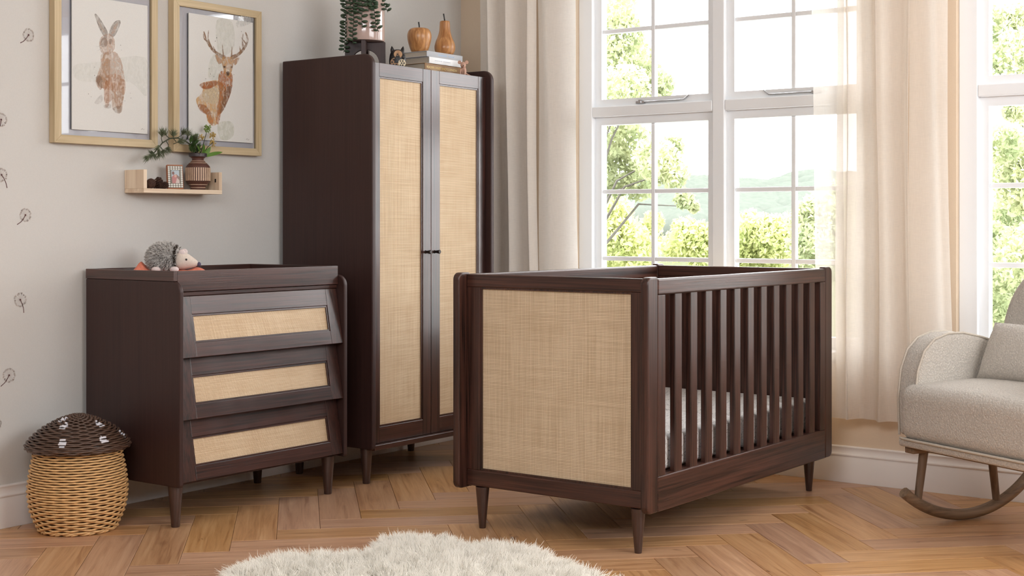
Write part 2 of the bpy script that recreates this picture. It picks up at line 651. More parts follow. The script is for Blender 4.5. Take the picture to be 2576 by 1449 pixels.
M['darkfur'] = plain('brown_plush_rim', srgb(66, 52, 40), 0.95)
M['plush'] = plain('cream_plush', srgb(224, 208, 194), 0.95, 200, 0.06, 0.3, sheen=0.3)
M['plushpink'] = plain('pale_pink_plush', srgb(232, 214, 210), 0.95, 200, 0.05, 0.3, sheen=0.3)
M['nose'] = plain('slate_felt_nose', srgb(82, 78, 100), 0.9)
M['eye'] = plain('shiny_black_eye', (0.01, 0.008, 0.008), 0.08)


def sheet_mat():
    m, nt, b = newmat('printed_cot_sheet')
    c = coords(nt, (1, 1, 1))
    w = nt.nodes.new('ShaderNodeTexVoronoi')
    w.feature = 'DISTANCE_TO_EDGE'
    w.inputs['Scale'].default_value = 8
    mp = coords(nt, (1, 2.2, 1.4))
    n = nt.nodes.new('ShaderNodeTexNoise')
    n.inputs['Scale'].default_value = 9
    L(nt, mp, n.inputs['Vector'])
    vm = nt.nodes.new('ShaderNodeVectorMath')
    vm.operation = 'ADD'
    L(nt, mp, vm.inputs[0])
    L(nt, n.outputs['Color'], vm.inputs[1])
    L(nt, vm.outputs[0], w.inputs['Vector'])
    line = ramp(nt, w.outputs['Distance'], [(0.012, srgb(150, 148, 148)), (0.03, srgb(240, 238, 236))])
    L(nt, line, b.inputs['Base Color'])
    b.inputs['Roughness'].default_value = 0.9
    return m


M['sheet'] = sheet_mat()

# ------------------------------------------------------------------ room shell
XW, YW, ZC = 0.02, 0.02, 2.62                  # window wall face, left wall face, ceiling
X0, Y0 = -7.2, -6.2
WOFF = -1.815                                  # second window is this far along the wall
O0, O1, OZ0, OZ1 = -0.67, -2.155, 0.50, 2.40    # opening of the first window (y range, z range)

fl = mk('floor', box(X0, XW, Y0, YW, -0.10, -0.012), M['subfloor'])
tag(fl, 'honey oak herringbone parquet floor', kind='structure')
mk_ = mk('wall_left', box(X0, XW + 0.14, YW, YW + 0.14, -0.1, ZC), M['wall'])
tag(mk_, 'warm grey painted wall with pictures and shelf', kind='structure')
ys = [(YW, O0), (O1, O0 + WOFF), (O1 + WOFF, Y0)]
parts = [box(XW, XW + 0.16, a, b, OZ0, OZ1) for a, b in ys]
parts += [box(XW, XW + 0.16, YW, Y0, -0.1, OZ0), box(XW, XW + 0.16, YW, Y0, OZ1, ZC)]
tag(mk('wall_back', join(*parts), M['wallback']), 'cream painted wall with the tall windows', kind='structure')
tag(mk('wall_right', box(X0, XW, Y0 - 0.14, Y0, -0.1, ZC), M['wall']), 'plain painted wall', kind='structure')
tag(mk('wall_front', box(X0 - 0.14, X0, Y0, YW, -0.1, ZC), M['wall']), 'plain painted wall', kind='structure')
tag(mk('ceiling', box(X0 - 0.14, XW + 0.18, Y0 - 0.14, YW + 0.14, ZC, ZC + 0.1), M['ceiling']), 'white painted ceiling', kind='structure')

# herringbone planks at 45 degrees, 0.60 x 0.15 m
PW, PL = 0.15, 0.60
U0, V0 = -0.731, -2.0
S2 = math.sqrt(0.5)


def clip(poly, fn):
    out = []
    for i in range(len(poly)):
        a, b = poly[i], poly[(i + 1) % len(poly)]
        fa, fb = fn(a), fn(b)
        if fa <= 0: out.append(a)
        if fa * fb < 0:
            t = fa / (fa - fb)
            out.append((a[0] + (b[0] - a[0]) * t, a[1] + (b[1] - a[1]) * t))
    return out


def in_view(x, y, margin):
    d = Vector((x, y, 0)) - CAM
    dep = d.dot(FW)
    if dep < 1.5: return False
    px = 1288 + FPX * d.dot(RT) / dep
    py = HY + FPX * CAM.z / dep
    return -margin < px < 2576 + margin and py < 1449 + margin * 1.4


plank_mesh = {}
planks, rest = [], []
for i in range(-60, 60):
    for j in range(-12, 12):
        for kind in (0, 1):
            u = U0 + i * PW + j * PL
            v = V0 + i * PW - j * PL
            if kind == 0:
                cu, cv, ang = u + PL / 2, v + PW / 2, -45
            else:
                cu, cv, ang = u + PW / 2, v + PW + PL / 2, 45
            cx, cy = (cu + cv) * S2, (cv - cu) * S2
            if not (X0 - .3 < cx < XW + .3 and Y0 - .3 < cy < YW + .3): continue
            g = 0.0006
            hx, hy = PL / 2 - g, PW / 2 - g
            ca, sa = math.cos(R(ang)), math.sin(R(ang))
            poly = [(-hx, -hy), (hx, -hy), (hx, hy), (-hx, hy)]
            wx = lambda p: cx + p[0] * ca - p[1] * sa
            wy = lambda p: cy + p[0] * sa + p[1] * ca
            full = all(wx(p) < -0.001 and wy(p) < -0.001 and wx(p) > X0 and wy(p) > Y0 for p in poly)
            if not full:
                for fn in (lambda p: wx(p) + 0.001, lambda p: wy(p) + 0.001, lambda p: X0 - wx(p), lambda p: Y0 - wy(p)):
                    if len(poly) > 2: poly = clip(poly, fn)
                if len(poly) < 3: continue
            seen = in_view(cx, cy, 160)
            (planks if seen else rest).append((cx, cy, ang, poly, full))
planks.sort(key=lambda t: (Vector((t[0], t[1], 0)) - CAM).length)
rest += planks[290:]
planks = planks[:290]


def plank_vf(poly):
    n = len(poly)
    cxm = sum(p[0] for p in poly) / n
    cym = sum(p[1] for p in poly) / n
    c = 0.0012
    ins = []
    for p in poly:
        d = Vector((cxm - p[0], cym - p[1]))
        sx = c if d.x > 0 else -c
        sy = c if d.y > 0 else -c
        ins.append((p[0] + sx, p[1] + sy))
    V = [(p[0], p[1], -0.012) for p in poly] + [(p[0], p[1], -0.0010) for p in poly] + [(p[0], p[1], 0.0) for p in ins]
    F = [list(range(n))[::-1], list(range(2 * n, 3 * n))]
    for k in range(2):
        for i in range(n):
            F.append((k * n + i, k * n + (i + 1) % n, (k + 1) * n + (i + 1) % n, (k + 1) * n + i))
    return V, F


full_me = None
for cx, cy, ang, poly, full in planks:
    if full and full_me:
        o = bpy.data.objects.new('plank', full_me)
        COL.objects.link(o)
        o.parent = fl
    else:
        o = mk('plank', plank_vf(poly), M['oak'], fl, local=True)
        if full: full_me = o.data
    o.location = (cx, cy, 0)
    o.rotation_euler = (0, 0, R(ang))
RV = []
for cx, cy, ang, poly, full in rest:
    Mx = Matrix.Translation((cx, cy, 0)) @ Matrix.Rotation(R(ang), 4, 'Z')
    RV.append(xf(plank_vf(poly), Mx))
o = mk('planks_beyond', join(*RV), M['oak'], fl)
o['kind'] = 'stuff'

# baseboards: moulded profile, 20 mm thick
prof = [(0, 0), (0.020, 0), (0.020, 0.098), (0.0165, 0.103), (0.0165, 0.108)] + arcpts(0.0125, 0.112, 0.0065, -50, 90, 6) + \
       [(0.0085, 0.124), (0.0075, 0.138)] + arcpts(0.006, 0.144, 0.0045, 0, 90, 4) + [(0, 0.150)]
pl = [(YW - d, z) for d, z in prof]
tag(mk('baseboard_left', prism(pl, 'x', X0, XW), M['trim'], smooth=35), 'white moulded skirting board along the grey wall', kind='structure')
pb = [(XW - d, z) for d, z in prof]
tag(mk('baseboard_back', prism(pb, 'y', Y0, -0.001), M['trim'], smooth=35), 'white moulded skirting board under the windows', kind='structure')

# ------------------------------------------------------------------ windows
def make_window(name, dy, label, stays):
    w = thing(name, label, None, (0.1, (O0 + O1) / 2 + dy, OZ0), kind='structure')
    XF = 0.05
    a, b = O0 + dy, O1 + dy
    fw = 0.075
    bx('jamb', (XF, 0.18, a, a - fw, OZ0, OZ1), M['white'], w, 0.004)
    bx('jamb', (XF, 0.18, b + fw, b, OZ0, OZ1), M['white'], w, 0.004)
    bx('head', (XF, 0.18, a - fw, b + fw, OZ1 - 0.065, OZ1), M['white'], w, 0.004)
    bx('sill', (-0.015, 0.18, a - 0.0, b + 0.0, OZ0 - 0.0, OZ0 + 0.04), M['white'], w, 0.006)
    my0, my1 = -1.381 + dy, -1.442 + dy
    bx('mullion', (XF, 0.18, my0, my1, OZ0 + 0.04, OZ1 - 0.065), M['white'], w, 0.005)
    for y0, y1 in ((a - fw, my0), (my1, b + fw)):
        bx('transom', (XF + 0.001, 0.179, y0, y1, 1.574, 1.622), M['white'], w, 0.005)
    for si, (s0, s1) in enumerate(((a - fw, my0), (my1, b + fw))):
        for (z0, z1, rows, up) in ((OZ0 + 0.04, 1.574, 3, False), (1.622, OZ1 - 0.065, 2, True)):
            g0, g1 = s0 - 0.035, s1 + 0.035
            gz0 = z0 + (0.035 if up else 0.05)
            gz1 = z1 - 0.037
            fr = join(box(0.08, 0.125, s0, g0, z0, z1), box(0.08, 0.125, g1, s1, z0, z1),
                      box(0.08, 0.125, g0, g1, z0, gz0), box(0.08, 0.125, g0, g1, gz1, z1))
            s = mk('sash', fr, M['white'], w)
            # glazing bead slope round the panes
            ym = (g0 + g1) / 2 + (0.008 if si == 0 else 0.006)
            mw = 0.010
            if up:
                hz = [1.977]
            else:
                hz = [0.909, 1.223]
            bx('muntin', (0.088, 0.115, ym - mw, ym + mw, gz0, gz1), M['white'], s, 0.003)
            cols = [(g0, ym + mw), (ym - mw, g1)]
            for h in hz:
                for c0, c1 in cols:
                    bx('muntin', (0.089, 0.114, c0, c1, h - mw, h + mw), M['white'], s, 0.003)
            zz = [gz0] + hz + [gz1]
            for k in range(len(zz) - 1):
                for c0, c1 in cols:
                    mk('pane', box(0.100, 0.104, c0, c1, zz[k] + (mw if k else 0), zz[k + 1] - (mw if k < len(zz) - 2 else 0)), M['glass'], s)
            if up and stays:
                p0, p1 = stays[si]
                ya = on('x', 0.075, p0, 250).y
                yb = on('x', 0.075, p1, 250).y
                zz_ = z0 + 0.013
                sg = 1 if yb > ya else -1
                t = join(tube([(0.074, ya, zz_ + 0.020), (0.070, ya - sg * -0.006, zz_ + 0.014), (0.070, ya + sg * 0.025, zz_ + 0.001), (0.070, ya + sg * 0.05, zz_), (0.070, yb, zz_)], 0.0035, 8),
                         box(0.066, 0.080, yb - 0.022, yb + 0.022, zz_ - 0.006, zz_ + 0.004), box(0.062, 0.080, yb - 0.006, yb + 0.006, zz_ - 0.004, zz_ + 0.010))
                mk('casement_stay', t, M['chrome'], w, 40)
    return w


make_window('window_1', 0, 'tall white casement window with glazing bars behind the cot', ((1733, 1612), (1922, 2055)))
make_window('window_2', WOFF, 'tall white casement window behind the rocking chair', None)

# ------------------------------------------------------------------ cot
XA, XB, YF, YB = -1.650, -0.213, -2.064, -1.268
ZB, ZT = 0.141, 0.894
cot = thing('cot', 'dark brown oak cot with woven cane end panel and slatted sides', 'cot', ((XA + XB) / 2, (YF + YB) / 2, 0))


def post_poly(xo, sgn):
    w, r = 0.066, 0.024
    p = arcpts(r, ZB + r, r, 180, 270, 6) + [(w, ZB), (w, ZT + 0.006)] + arcpts(r, ZT + 0.006 - r, r, 90, 180, 6)
    return [(xo + sgn * a, z) for a, z in p]


for xo, sg in ((XA, 1), (XB, -1)):
    for y0, y1 in ((YF, YF + 0.028), (YB - 0.028, YB)):
        mk('post', bevel(prism(post_poly(xo, sg), 'y', y0, y1), 0.006, 4, 50), M['cz'], cot)
    # end panel, set 45 mm behind the post edge
    xo1 = xo + sg * 0.045
    xo2 = xo + sg * 0.066
    ya, yb = YF + 0.028, YB - 0.028
    ra, rb, rz0, rz1 = YF + 0.092, YB - 0.092, 0.212, 0.843
    bx('end_top_rail', (xo1, xo2, ya, yb, rz1 + 0.006, ZT), M['cy'], cot, 0.004, 3)
    bx('end_bottom_rail', (xo1, xo2, ya, yb, ZB + 0.008, rz0 - 0.006), M['cy'], cot, 0.004, 3)
    bx('end_stile', (xo1 + sg * .0005, xo2, ya, ra - 0.006, rz0 - 0.006, rz1 + 0.006), M['cz'], cot, 0.002)
    bx('end_stile', (xo1 + sg * .0005, xo2, rb + 0.006, yb, rz0 - 0.006, rz1 + 0.006), M['cz'], cot, 0.002)
    mk('bead', frame_boxes('x', xo1 + sg * 0.004, xo2 - sg * .001, ra - 0.006, rb + 0.006, rz0 - 0.006, rz1 + 0.006, 0.0065), M['cz'], cot)
    mk('cane_panel', box(xo1 + sg * 0.010, xo1 + sg * 0.013, ra, rb, rz0, rz1), M['rattan_cot'], cot)
    mk('inner_panel', box(xo1 + sg * 0.0135, xo2 - sg * .0005, ra, rb, rz0, rz1), M['cz'], cot)

SX0, SX1 = XA + 0.066, XB - 0.066
slat_c = [-1.4435 + 0.1052 * k for k in range(11)]
slat_me = None
for y0, sg in ((YF, 1), (YB, -1)):
    y1 = y0 + sg * 0.028
    bx('top_rail', (SX0, SX1, y0, y1, 0.841, ZT), M['cx'], cot, 0.006, 3)
    bx('bottom_rail', (SX0, SX1, y0, y1, ZB, 0.256), M['cx'], cot, 0.004, 2)
    bx('side_stile', (SX0, SX0 + 0.048, y0 + sg * .0005, y1, 0.256, 0.841), M['cz'], cot, 0.002)
    bx('side_stile', (SX1 - 0.048, SX1, y0 + sg * .0005, y1, 0.256, 0.841), M['cz'], cot, 0.002)
    for xc in slat_c:
        if slat_me is None:
            s = bx('slat', (-0.024, 0.024, -0.010, 0.010, 0.250, 0.845), M['cz'], cot, 0.003, 2, local=True)
            slat_me = s.data
        else:
            s = bpy.data.objects.new('slat', slat_me)
            COL.objects.link(s)
            s.parent = cot
        s.location = (xc - cot.location.x, y0 + sg * 0.0145 - cot.location.y, 0)
legprof = [(0.0115, 0), (0.0122, 0.002), (0.0245, 0.160)]


def legs(parent, spots, h, r0, r1, mat, top=0.0):
    me = None
    for x, y in spots:
        if me is None:
            o = mk('leg', lathe([(r0 - 0.001, 0), (r0, 0.002), (r1, h), (r1, h + top)], 24), mat, parent, 40, local=True)
            me = o.data
        else:
            o = bpy.data.objects.new('leg', me)
            COL.objects.link(o)
            o.parent = parent
        o.location = Vector((x, y, 0)) - ORG[parent.name]


# legs stand under the end frames
legs(cot, [(XA + 0.066, YF + 0.075), (XA + 0.066, YB - 0.082), (XB - 0.045, YF + 0.080), (XB - 0.066, YB - 0.082)], 0.146, 0.0118, 0.0245, M['leg'])
bx('mattress_base', (SX0 + 0.002, SX1 - 0.002, YF + 0.030, YB - 0.030, 0.235, 0.256), M['cx'], cot, 0.002)
for z in (0.800, 0.610):
    mk('bolt', xf(lathe([(0.006, 0), (0.0075, 0.001), (0.0075, 0.003), (0.003, 0.004)], 12), Matrix.Translation((XB - 0.0665, YF + 0.052, z)) @ Matrix.Rotation(-pi / 2, 4, 'Y')), M['black'], cot, 40)

# two-piece mattress under a printed sheet
mat_ = thing('mattress', 'white printed mattress lying inside the cot', 'mattress', (-0.93, -1.666, 0.258))


def mattress_piece(x0, x1):
    V, F = bevel(box(x0, x1, YF + 0.036, YB - 0.036, 0.258, 0.376), 0.018, 4)
    return V, F


mk('mattress_section', mattress_piece(-1.578, -0.925), M['sheet'], mat_, 50)
mk('mattress_section', mattress_piece(-0.919, -0.285), M['sheet'], mat_, 50)

# ------------------------------------------------------------------ wardrobe
wx0, wx1, wyf, wyb = -1.242, -0.420, -0.522, -0.004
wzb, wzt, dyf = 0.150, 1.768, -0.490
wr = thing('wardrobe', 'tall dark brown wardrobe with two cane-panelled doors', 'wardrobe', ((wx0 + wx1) / 2, -0.26, 0))


def side_poly(yf, yb, z0, z1, r, rb=0.012):
    return [(yb, z0)] + [(yb, z1)] + arcpts(yf + r, z1 - r, r, 90, 180, 14) + arcpts(yf + rb, z0 + rb, rb, 180, 270, 4)


for x in (wx0, wx1 - 0.022):
    mk('side_panel', bevel(prism(side_poly(wyf, wyb, wzb, wzt, 0.05), 'x', x, x + 0.022), 0.005, 4, 50), M['pz'], wr)
ix0, ix1 = wx0 + 0.022, wx1 - 0.022
bx('top_board', (ix0, ix1, dyf + 0.021, wyb, 1.712, 1.734), M['pz'], wr)
bx('plinth_rail', (ix0, ix1, -0.516, -0.470, 0.143, 0.165), M['wx'], wr, 0.002)
bx('bottom_board', (ix0, ix1, -0.468, wyb, 0.150, 0.172), M['pz'], wr)
bx('back_panel', (ix0, ix1, wyb - 0.008, wyb, 0.172, 1.712), M['pz'], wr, 0)
mid = -0.830
for d0, d1, kx in ((ix0 + 0.001, mid - 0.0012, -0.866), (mid + 0.0012, ix1 - 0.001, -0.806)):
    z0, z1 = 0.1675, 1.737
    ra, rb, rz0, rz1 = d0 + 0.062, d1 - 0.060, 0.240, 1.674
    dr = bx('door', (d0 + 0.001, d1 - 0.001, dyf + 0.012, dyf + 0.020, z0 + .001, z1 - .001), M['wz'], wr, 0)
    e = 0.007
    bx('door_stile', (d0, ra - e, dyf, dyf + 0.0118, z0, z1), M['wz'], dr, 0.0012)
    bx('door_stile', (rb + e, d1, dyf, dyf + 0.0118, z0, z1), M['wz'], dr, 0.0012)
    bx('door_rail', (ra - e + .0006, rb + e - .0006, dyf, dyf + 0.0118, rz1 + e, z1), M['wx'], dr, 0.0012)
    bx('door_rail', (ra - e + .0006, rb + e - .0006, dyf, dyf + 0.0118, z0, rz0 - e), M['wx'], dr, 0.0012)
    mk('bead', frame_boxes('y', dyf + 0.003, dyf + 0.0117, ra - e + .0008, rb + e - .0008, rz0 - e + .0008, rz1 + e - .0008, 0.006), M['wz'], dr)
    mk('cane_panel', box(ra, rb, dyf + 0.008, dyf + 0.0116, rz0, rz1), M['rattan'], dr)
    kn = lathe([(0.0075, 0), (0.0055, 0.004), (0.0058, 0.012), (0.0085, 0.026), (0.0088, 0.029), (0.007, 0.0305)], 20)
    mk('knob', xf(kn, Matrix.Translation((kx, dyf, 0.951)) @ Matrix.Rotation(pi / 2, 4, 'X')), M['knob'], dr, 40)
legs(wr, [(-1.195, -0.446), (-0.468, -0.446), (-1.195, -0.060), (-0.445, -0.048)], 0.146, 0.0150, 0.0255, M['leg'], 0.004)

# ------------------------------------------------------------------ chest of drawers and changing tray
cx0, cx1, cyf, cyb = -2.249, -1.398, -0.530, -0.004
czb, czs = 0.147, 0.869
ch = thing('chest_of_drawers', 'dark brown chest with three sloping cane-panelled drawers', 'chest', ((cx0 + cx1) / 2, -0.26, 0))
PT = 0.018
for x in (cx0, cx1 - PT):
    mk('side_panel', bevel(prism(side_poly(cyf, cyb, czb, czs, 0.042), 'x', x, x + PT), 0.005, 4, 50), M['pz'], ch)
ix0, ix1 = cx0 + PT, cx1 - PT
bx('top_board', (ix0, ix1, -0.488, cyb, 0.816, 0.830), M['wx'], ch, 0.0015)
bx('bottom_board', (ix0, ix1, -0.495, cyb, 0.150, 0.166), M['pz'], ch)
bx('back_panel', (ix0, ix1, cyb - 0.008, cyb, 0.166, 0.816), M['pz'], ch, 0)
for k in range(3):
    zt_ = 0.8145 - 0.2185 * k
    top = Vector((0, -0.486, zt_))
    bot = Vector((0, -0.524, zt_ - 0.2150))
    D = (bot - top)
    H = D.length
    D.normalize()
    Nn = Vector((0, D.z, -D.y))            # outward normal
    Mx = Matrix(((1, 0, 0, 0), (0, Nn.y, -D.y, top.y), (0, Nn.z, -D.z, top.z), (0, 0, 0, 1)))  # local: x, n, up

    def sb(a, b, n0, n1, s0, s1, bev=0.0012):
        q = box(a, b, n0, n1, -s1, -s0)
        if bev: q = bevel(q, bev, 2)
        return xf(q, Mx)
    d0, d1 = ix0 + 0.0015, ix1 - 0.0015
    dr = mk('drawer', join(sb(d0 + 0.001, d1 - 0.001, -0.020, -0.012, 0.001, H - 0.001, 0), box(d0 + 0.012, d1 - 0.012, -0.455, cyb - 0.03, zt_ - 0.19, zt_ - 0.03)), M['wx'], ch)
    ra, rb, s0, s1, e = -2.160, -1.486, 0.072, 0.160, 0.007
    sa_, sb_ = -2.205, -1.446
    mk('drawer_stile', sb(d0, ra - e, -0.0118, 0, 0, H), M['wz'], dr)
    mk('drawer_stile', sb(rb + e, d1, -0.0118, 0, 0, H), M['wz'], dr)
    mk('drawer_rail', sb(ra - e + .0006, rb + e - .0006, -0.0118, 0, 0, s0 - e), M['wx'], dr)
    mk('drawer_rail', sb(ra - e + .0006, rb + e - .0006, -0.0118, 0, s1 + e, H), M['wx'], dr)
    w = 0.006
    a_, b_, c_, f_ = ra - e + .0008, rb + e - .0008, s0 - e + .0008, s1 + e - .0008
    mk('bead', join(sb(a_, b_, -0.0117, -0.003, c_, c_ + w, 0), sb(a_, b_, -0.0117, -0.003, f_ - w, f_, 0), sb(a_, a_ + w, -0.0117, -0.003, c_ + w, f_ - w, 0), sb(b_ - w, b_, -0.0117, -0.003, c_ + w, f_ - w, 0)), M['wx'], dr)
    mk('cane_panel', sb(ra, rb, -0.0117, -0.008, s0, s1, 0), M['rattan'], dr)
legs(ch, [(-2.215, -0.466), (-1.452, -0.474), (-2.215, -0.070), (-1.452, -0.074)], 0.147, 0.0150, 0.0262, M['leg'], 0.004)

tr = thing('changing_tray', 'dark brown open changing tray resting on the chest', 'changing tray', ((cx0 + cx1) / 2, -0.26, 0.83))
ty = -0.496
bx('front_board', (ix0 + .001, ix1 - .001, ty, ty + 0.018, 0.8315, 0.905), M['wx'], tr, 0.0015)
bx('back_board', (ix0 + .001, -1.425, cyb - 0.018, cyb, 0.8315, 0.905), M['wx'], tr, 0.0015)
bx('side_board', (cx0, cx0 + PT, ty, cyb, 0.8694, 0.905), M['wy'], tr, 0.0015)
bx('side_board', (-1.443, -1.425, ty + 0.019, cyb - 0.019, 0.8315, 0.905), M['wy'], tr, 0.0015)
bx('base_board', (ix0 + .001, -1.444, ty + 0.019, cyb - 0.019, 0.8315, 0.842), M['pz'], tr, 0)

# ------------------------------------------------------------------ curtains
def curtain_sheet(ya, yb, xbase, z0, z1, n, fn, nz=26, taper=None):
    V, F = [], []
    for j in range(nz + 1):
        t = j / nz
        z = z0 + (z1 - z0) * t
        for i in range(n + 1):
            s = i / n
            y, x = fn(s, t)
            V.append((xbase + x, y, z))
    for j in range(nz):
        for i in range(n):
            a = j * (n + 1) + i
            F.append((a, a + 1, a + n + 2, a + n + 1))
    return V, F


def fold_fn(ya0, yb0, ya1, yb1, folds, amp, ph, wob):
    def fn(s, t):
        ya = ya0 + (ya1 - ya0) * t
        yb = yb0 + (yb1 - yb0) * t
        a = 2 * pi * folds * s + ph
        w = 0.85 + 0.3 * math.sin(3.1 * s + ph)
        x = amp * w * (math.sin(a) + 0.28 * math.sin(2 * a + 1.3 + 0.8 * t) + 0.06 * math.sin(3.7 * a + 2 * t))
        y = ya + (yb - ya) * s + 0.35 * amp * math.cos(a) * 0.9 + wob * math.sin(2.2 * t * pi + 5 * s) * 0.006
        return y, x
    return fn


cl = thing('curtain', 'cream linen curtain beside the wardrobe', 'curtain', (-0.10, -0.5, 0.28), group='linen curtains at the windows')
mk('lined_panel', curtain_sheet(0, 0, -0.115, 0.285, 2.61, 90, fold_fn(-0.20, -0.56, -0.20, -0.53, 3.0, 0.024, 0.4, 1)), M['linen_lined'], cl, 180)
mk('leading_edge', curtain_sheet(0, 0, -0.090, 0.285, 2.61, 50, fold_fn(-0.54, -0.765, -0.51, -0.725, 1.1, 0.014, 2.2, 1)), M['linen_edge'], cl, 180)
cr = thing('curtain', 'cream linen curtain between the two windows', 'curtain', (-0.10, -2.25, 0.28), group='linen curtains at the windows')
mk('sheer_edge', curtain_sheet(0, 0, -0.150, 0.285, 2.61, 40, fold_fn(-1.985, -2.10, -1.925, -2.08, 0.6, 0.010, 0.3, 1)), M['sheer'], cr, 180)
mk('lined_panel', curtain_sheet(0, 0, -0.115, 0.283, 2.61, 110, fold_fn(-2.035, -2.36, -2.03, -2.35, 2.6, 0.030, 1.2, 1)), M['linen'], cr, 180)
mk('leading_edge', curtain_sheet(0, 0, -0.100, 0.283, 2.61, 60, fold_fn(-2.345, -2.52, -2.33, -2.485, 0.9, 0.014, 0.2, 1)), M['linen_thin'], cr, 180)

# ------------------------------------------------------------------ rocking chair
f = Vector((-0.882, 0.471, 0)).normalized()
CO = Vector((-0.631, -2.933, 0))
rc = thing('rocking_chair', 'cream boucle armchair on curved ash rockers', 'rocking chair', CO, math.atan2(f.y, f.x))


def lk(name, VF, mat, smooth=40):
    return mk(name, VF, mat, rc, smooth, local=True)


def rocker_pts(y):
    # circle through the front tip, the floor contact and the rear tip
    (x1, z1), (x2, z2), (x3, z3) = (0.235, 0.118), (0.0, 0.0195), (-0.375, 0.150)
    A = np.array([[2 * (x2 - x1), 2 * (z2 - z1)], [2 * (x3 - x1), 2 * (z3 - z1)]])
    B = np.array([x2 ** 2 - x1 ** 2 + z2 ** 2 - z1 ** 2, x3 ** 2 - x1 ** 2 + z3 ** 2 - z1 ** 2])
    c = np.linalg.solve(A, B)
    r = math.hypot(x1 - c[0], z1 - c[1])
    a0 = math.atan2(z1 - c[1], x1 - c[0])
    a1 = math.atan2(z3 - c[1], x3 - c[0])
    if a1 > 0: a1 -= 2 * pi
    pts = [(c[0] + r * math.cos(a0 + (a1 - a0) * k / 28), y, c[1] + r * math.sin(a0 + (a1 - a0) * k / 28)) for k in range(29)]
    zmin = min(p[2] for p in pts)
    return [(p[0], p[1], p[2] - zmin + 0.0205) for p in pts]


for y in (-0.32, 0.32):
    pts = rocker_pts(y)
    rk = lk('rocker', tube(pts, 0.020, 12), M['rocker'])
    zr = lambda x: min(pts, key=lambda p: abs(p[0] - x))[2]
    lk('leg', tube([(0.172, y, zr(0.172) + 0.006), (0.150, y * 0.98, 0.262)], [0.0135, 0.0165], 12), M['rockerz'])
    lk('leg', tube([(-0.200, y, zr(-0.2) + 0.006), (-0.165, y * 0.98, 0.262)], [0.0135, 0.0165], 12), M['rockerz'])
    lk('seat_rail', bevel(box(-0.34, 0.212, y - 0.022, y + 0.022, 0.258, 0.281), 0.003), M['rocker'])
lk('cross_rail', bevel(box(0.095, 0.140, -0.298, 0.298, 0.259, 0.280), 0.003), M['rocker'])
lk('seat_base', bevel(box(-0.36, 0.232, -0.355, 0.355, 0.2815, 0.312), 0.010, 3), M['boucle'], 50)


def soft(x0, x1, y0, y1, z0, z1, r, crown=0.0, seg=5, n=10):
    V, F = bevel(box(x0, x1, y0, y1, z0, z1), r, seg)
    bm = bmesh.new()
    vs = [bm.verts.new(v) for v in V]
    for q in F: bm.faces.new([vs[i] for i in q])
    big = [e for e in bm.edges if e.calc_length() > 0.08]
    bmesh.ops.subdivide_edges(bm, edges=big, cuts=n, use_grid_fill=True)
    for v in bm.verts:
        if v.co.z > (z0 + z1) / 2:
            sx = (v.co.x - x0) / (x1 - x0)
            sy = (v.co.y - y0) / (y1 - y0)
            v.co.z += crown * math.sin(pi * min(1, max(0, sx))) ** 0.7 * math.sin(pi * min(1, max(0, sy))) ** 0.5
    bm.verts.index_update()
    out = [v.co.copy() for v in bm.verts], [[v.index for v in q.verts] for q in bm.faces]
    bm.free()
    return out


lk('seat_cushion', soft(-0.30, 0.235, -0.355, 0.355, 0.306, 0.500, 0.042, 0.028), M['boucle'], 180)
pip = [(0.226, -0.350, 0.311), (0.235, -0.32, 0.311), (0.236, -0.15, 0.311), (0.236, 0.15, 0.311), (0.235, 0.32, 0.311), (0.226, 0.350, 0.311)]
lk('seat_piping', tube(pip, 0.0045, 8), M['piping'])
arm = [(0.195, 0.315), (0.200, 0.45), (0.188, 0.55), (0.158, 0.62), (0.112, 0.660), (0.05, 0.679), (-0.02, 0.680), (-0.10, 0.664), (-0.20, 0.636), (-0.33, 0.612), (-0.33, 0.315)]
for y0, y1 in ((-0.395, -0.295), (0.295, 0.395)):
    a = bevel(prism(arm, 'y', y0, y1), 0.016, 4, 60)
    ao = lk('armrest', a, M['boucle'], 60)
    for yy in (y0, y1):
        edge = [(x + (0.001 if x > 0.1 else 0), yy * 1.0 + (0.006 if yy == y0 else -0.006), z) for x, z in arm[:-1]]
        mk('arm_piping', tube(edge, 0.0042, 8), M['piping'], ao, 60, local=True)
# backrest: rounded outline, leaning back
bo = []
for k in range(0, 41):
    t = pi * k / 40
    bo.append((0.385 * math.copysign(abs(math.cos(t)) ** 0.75, math.cos(t)), 0.62 + 0.345 * abs(math.sin(t)) ** 0.85))
bo = [(0.29, 0.33)] + bo + [(-0.29, 0.33)]
bk = bevel(prism(bo, 'x', -0.055, 0.055), 0.035, 5, 60)
Mb = Matrix.Translation((-0.285, 0, 0.33)) @ Matrix.Rotation(R(-7), 4, 'Y') @ Matrix.Translation((0, 0, -0.33))
lk('backrest', xf(bk, Mb), M['boucle'], 60)


def pillow(w, h, t, n=18):
    V, F = [], []
    for s in (1, -1):
        for j in range(n + 1):
            for i in range(n + 1):
                u, v = 2 * i / n - 1, 2 * j / n - 1
                e = (1 - abs(u) ** 2.6) * (1 - abs(v) ** 2.6)
                pinch = 1 - 0.05 * (abs(u) * abs(v)) ** 2
                V.append((s * t * max(e, 0) ** 0.45 / 2, u * w / 2 * (1 - 0.06 * (1 - abs(v) ** 2) * abs(u)) * pinch, v * h / 2 * (1 - 0.06 * (1 - abs(u) ** 2) * abs(v)) * pinch))
    m = (n + 1) ** 2
    for s in (0, 1):
        for j in range(n):
            for i in range(n):
                a = s * m + j * (n + 1) + i
                q = [a, a + 1, a + n + 2, a + n + 1]
                F.append(q if s == 0 else q[::-1])
    return V, F


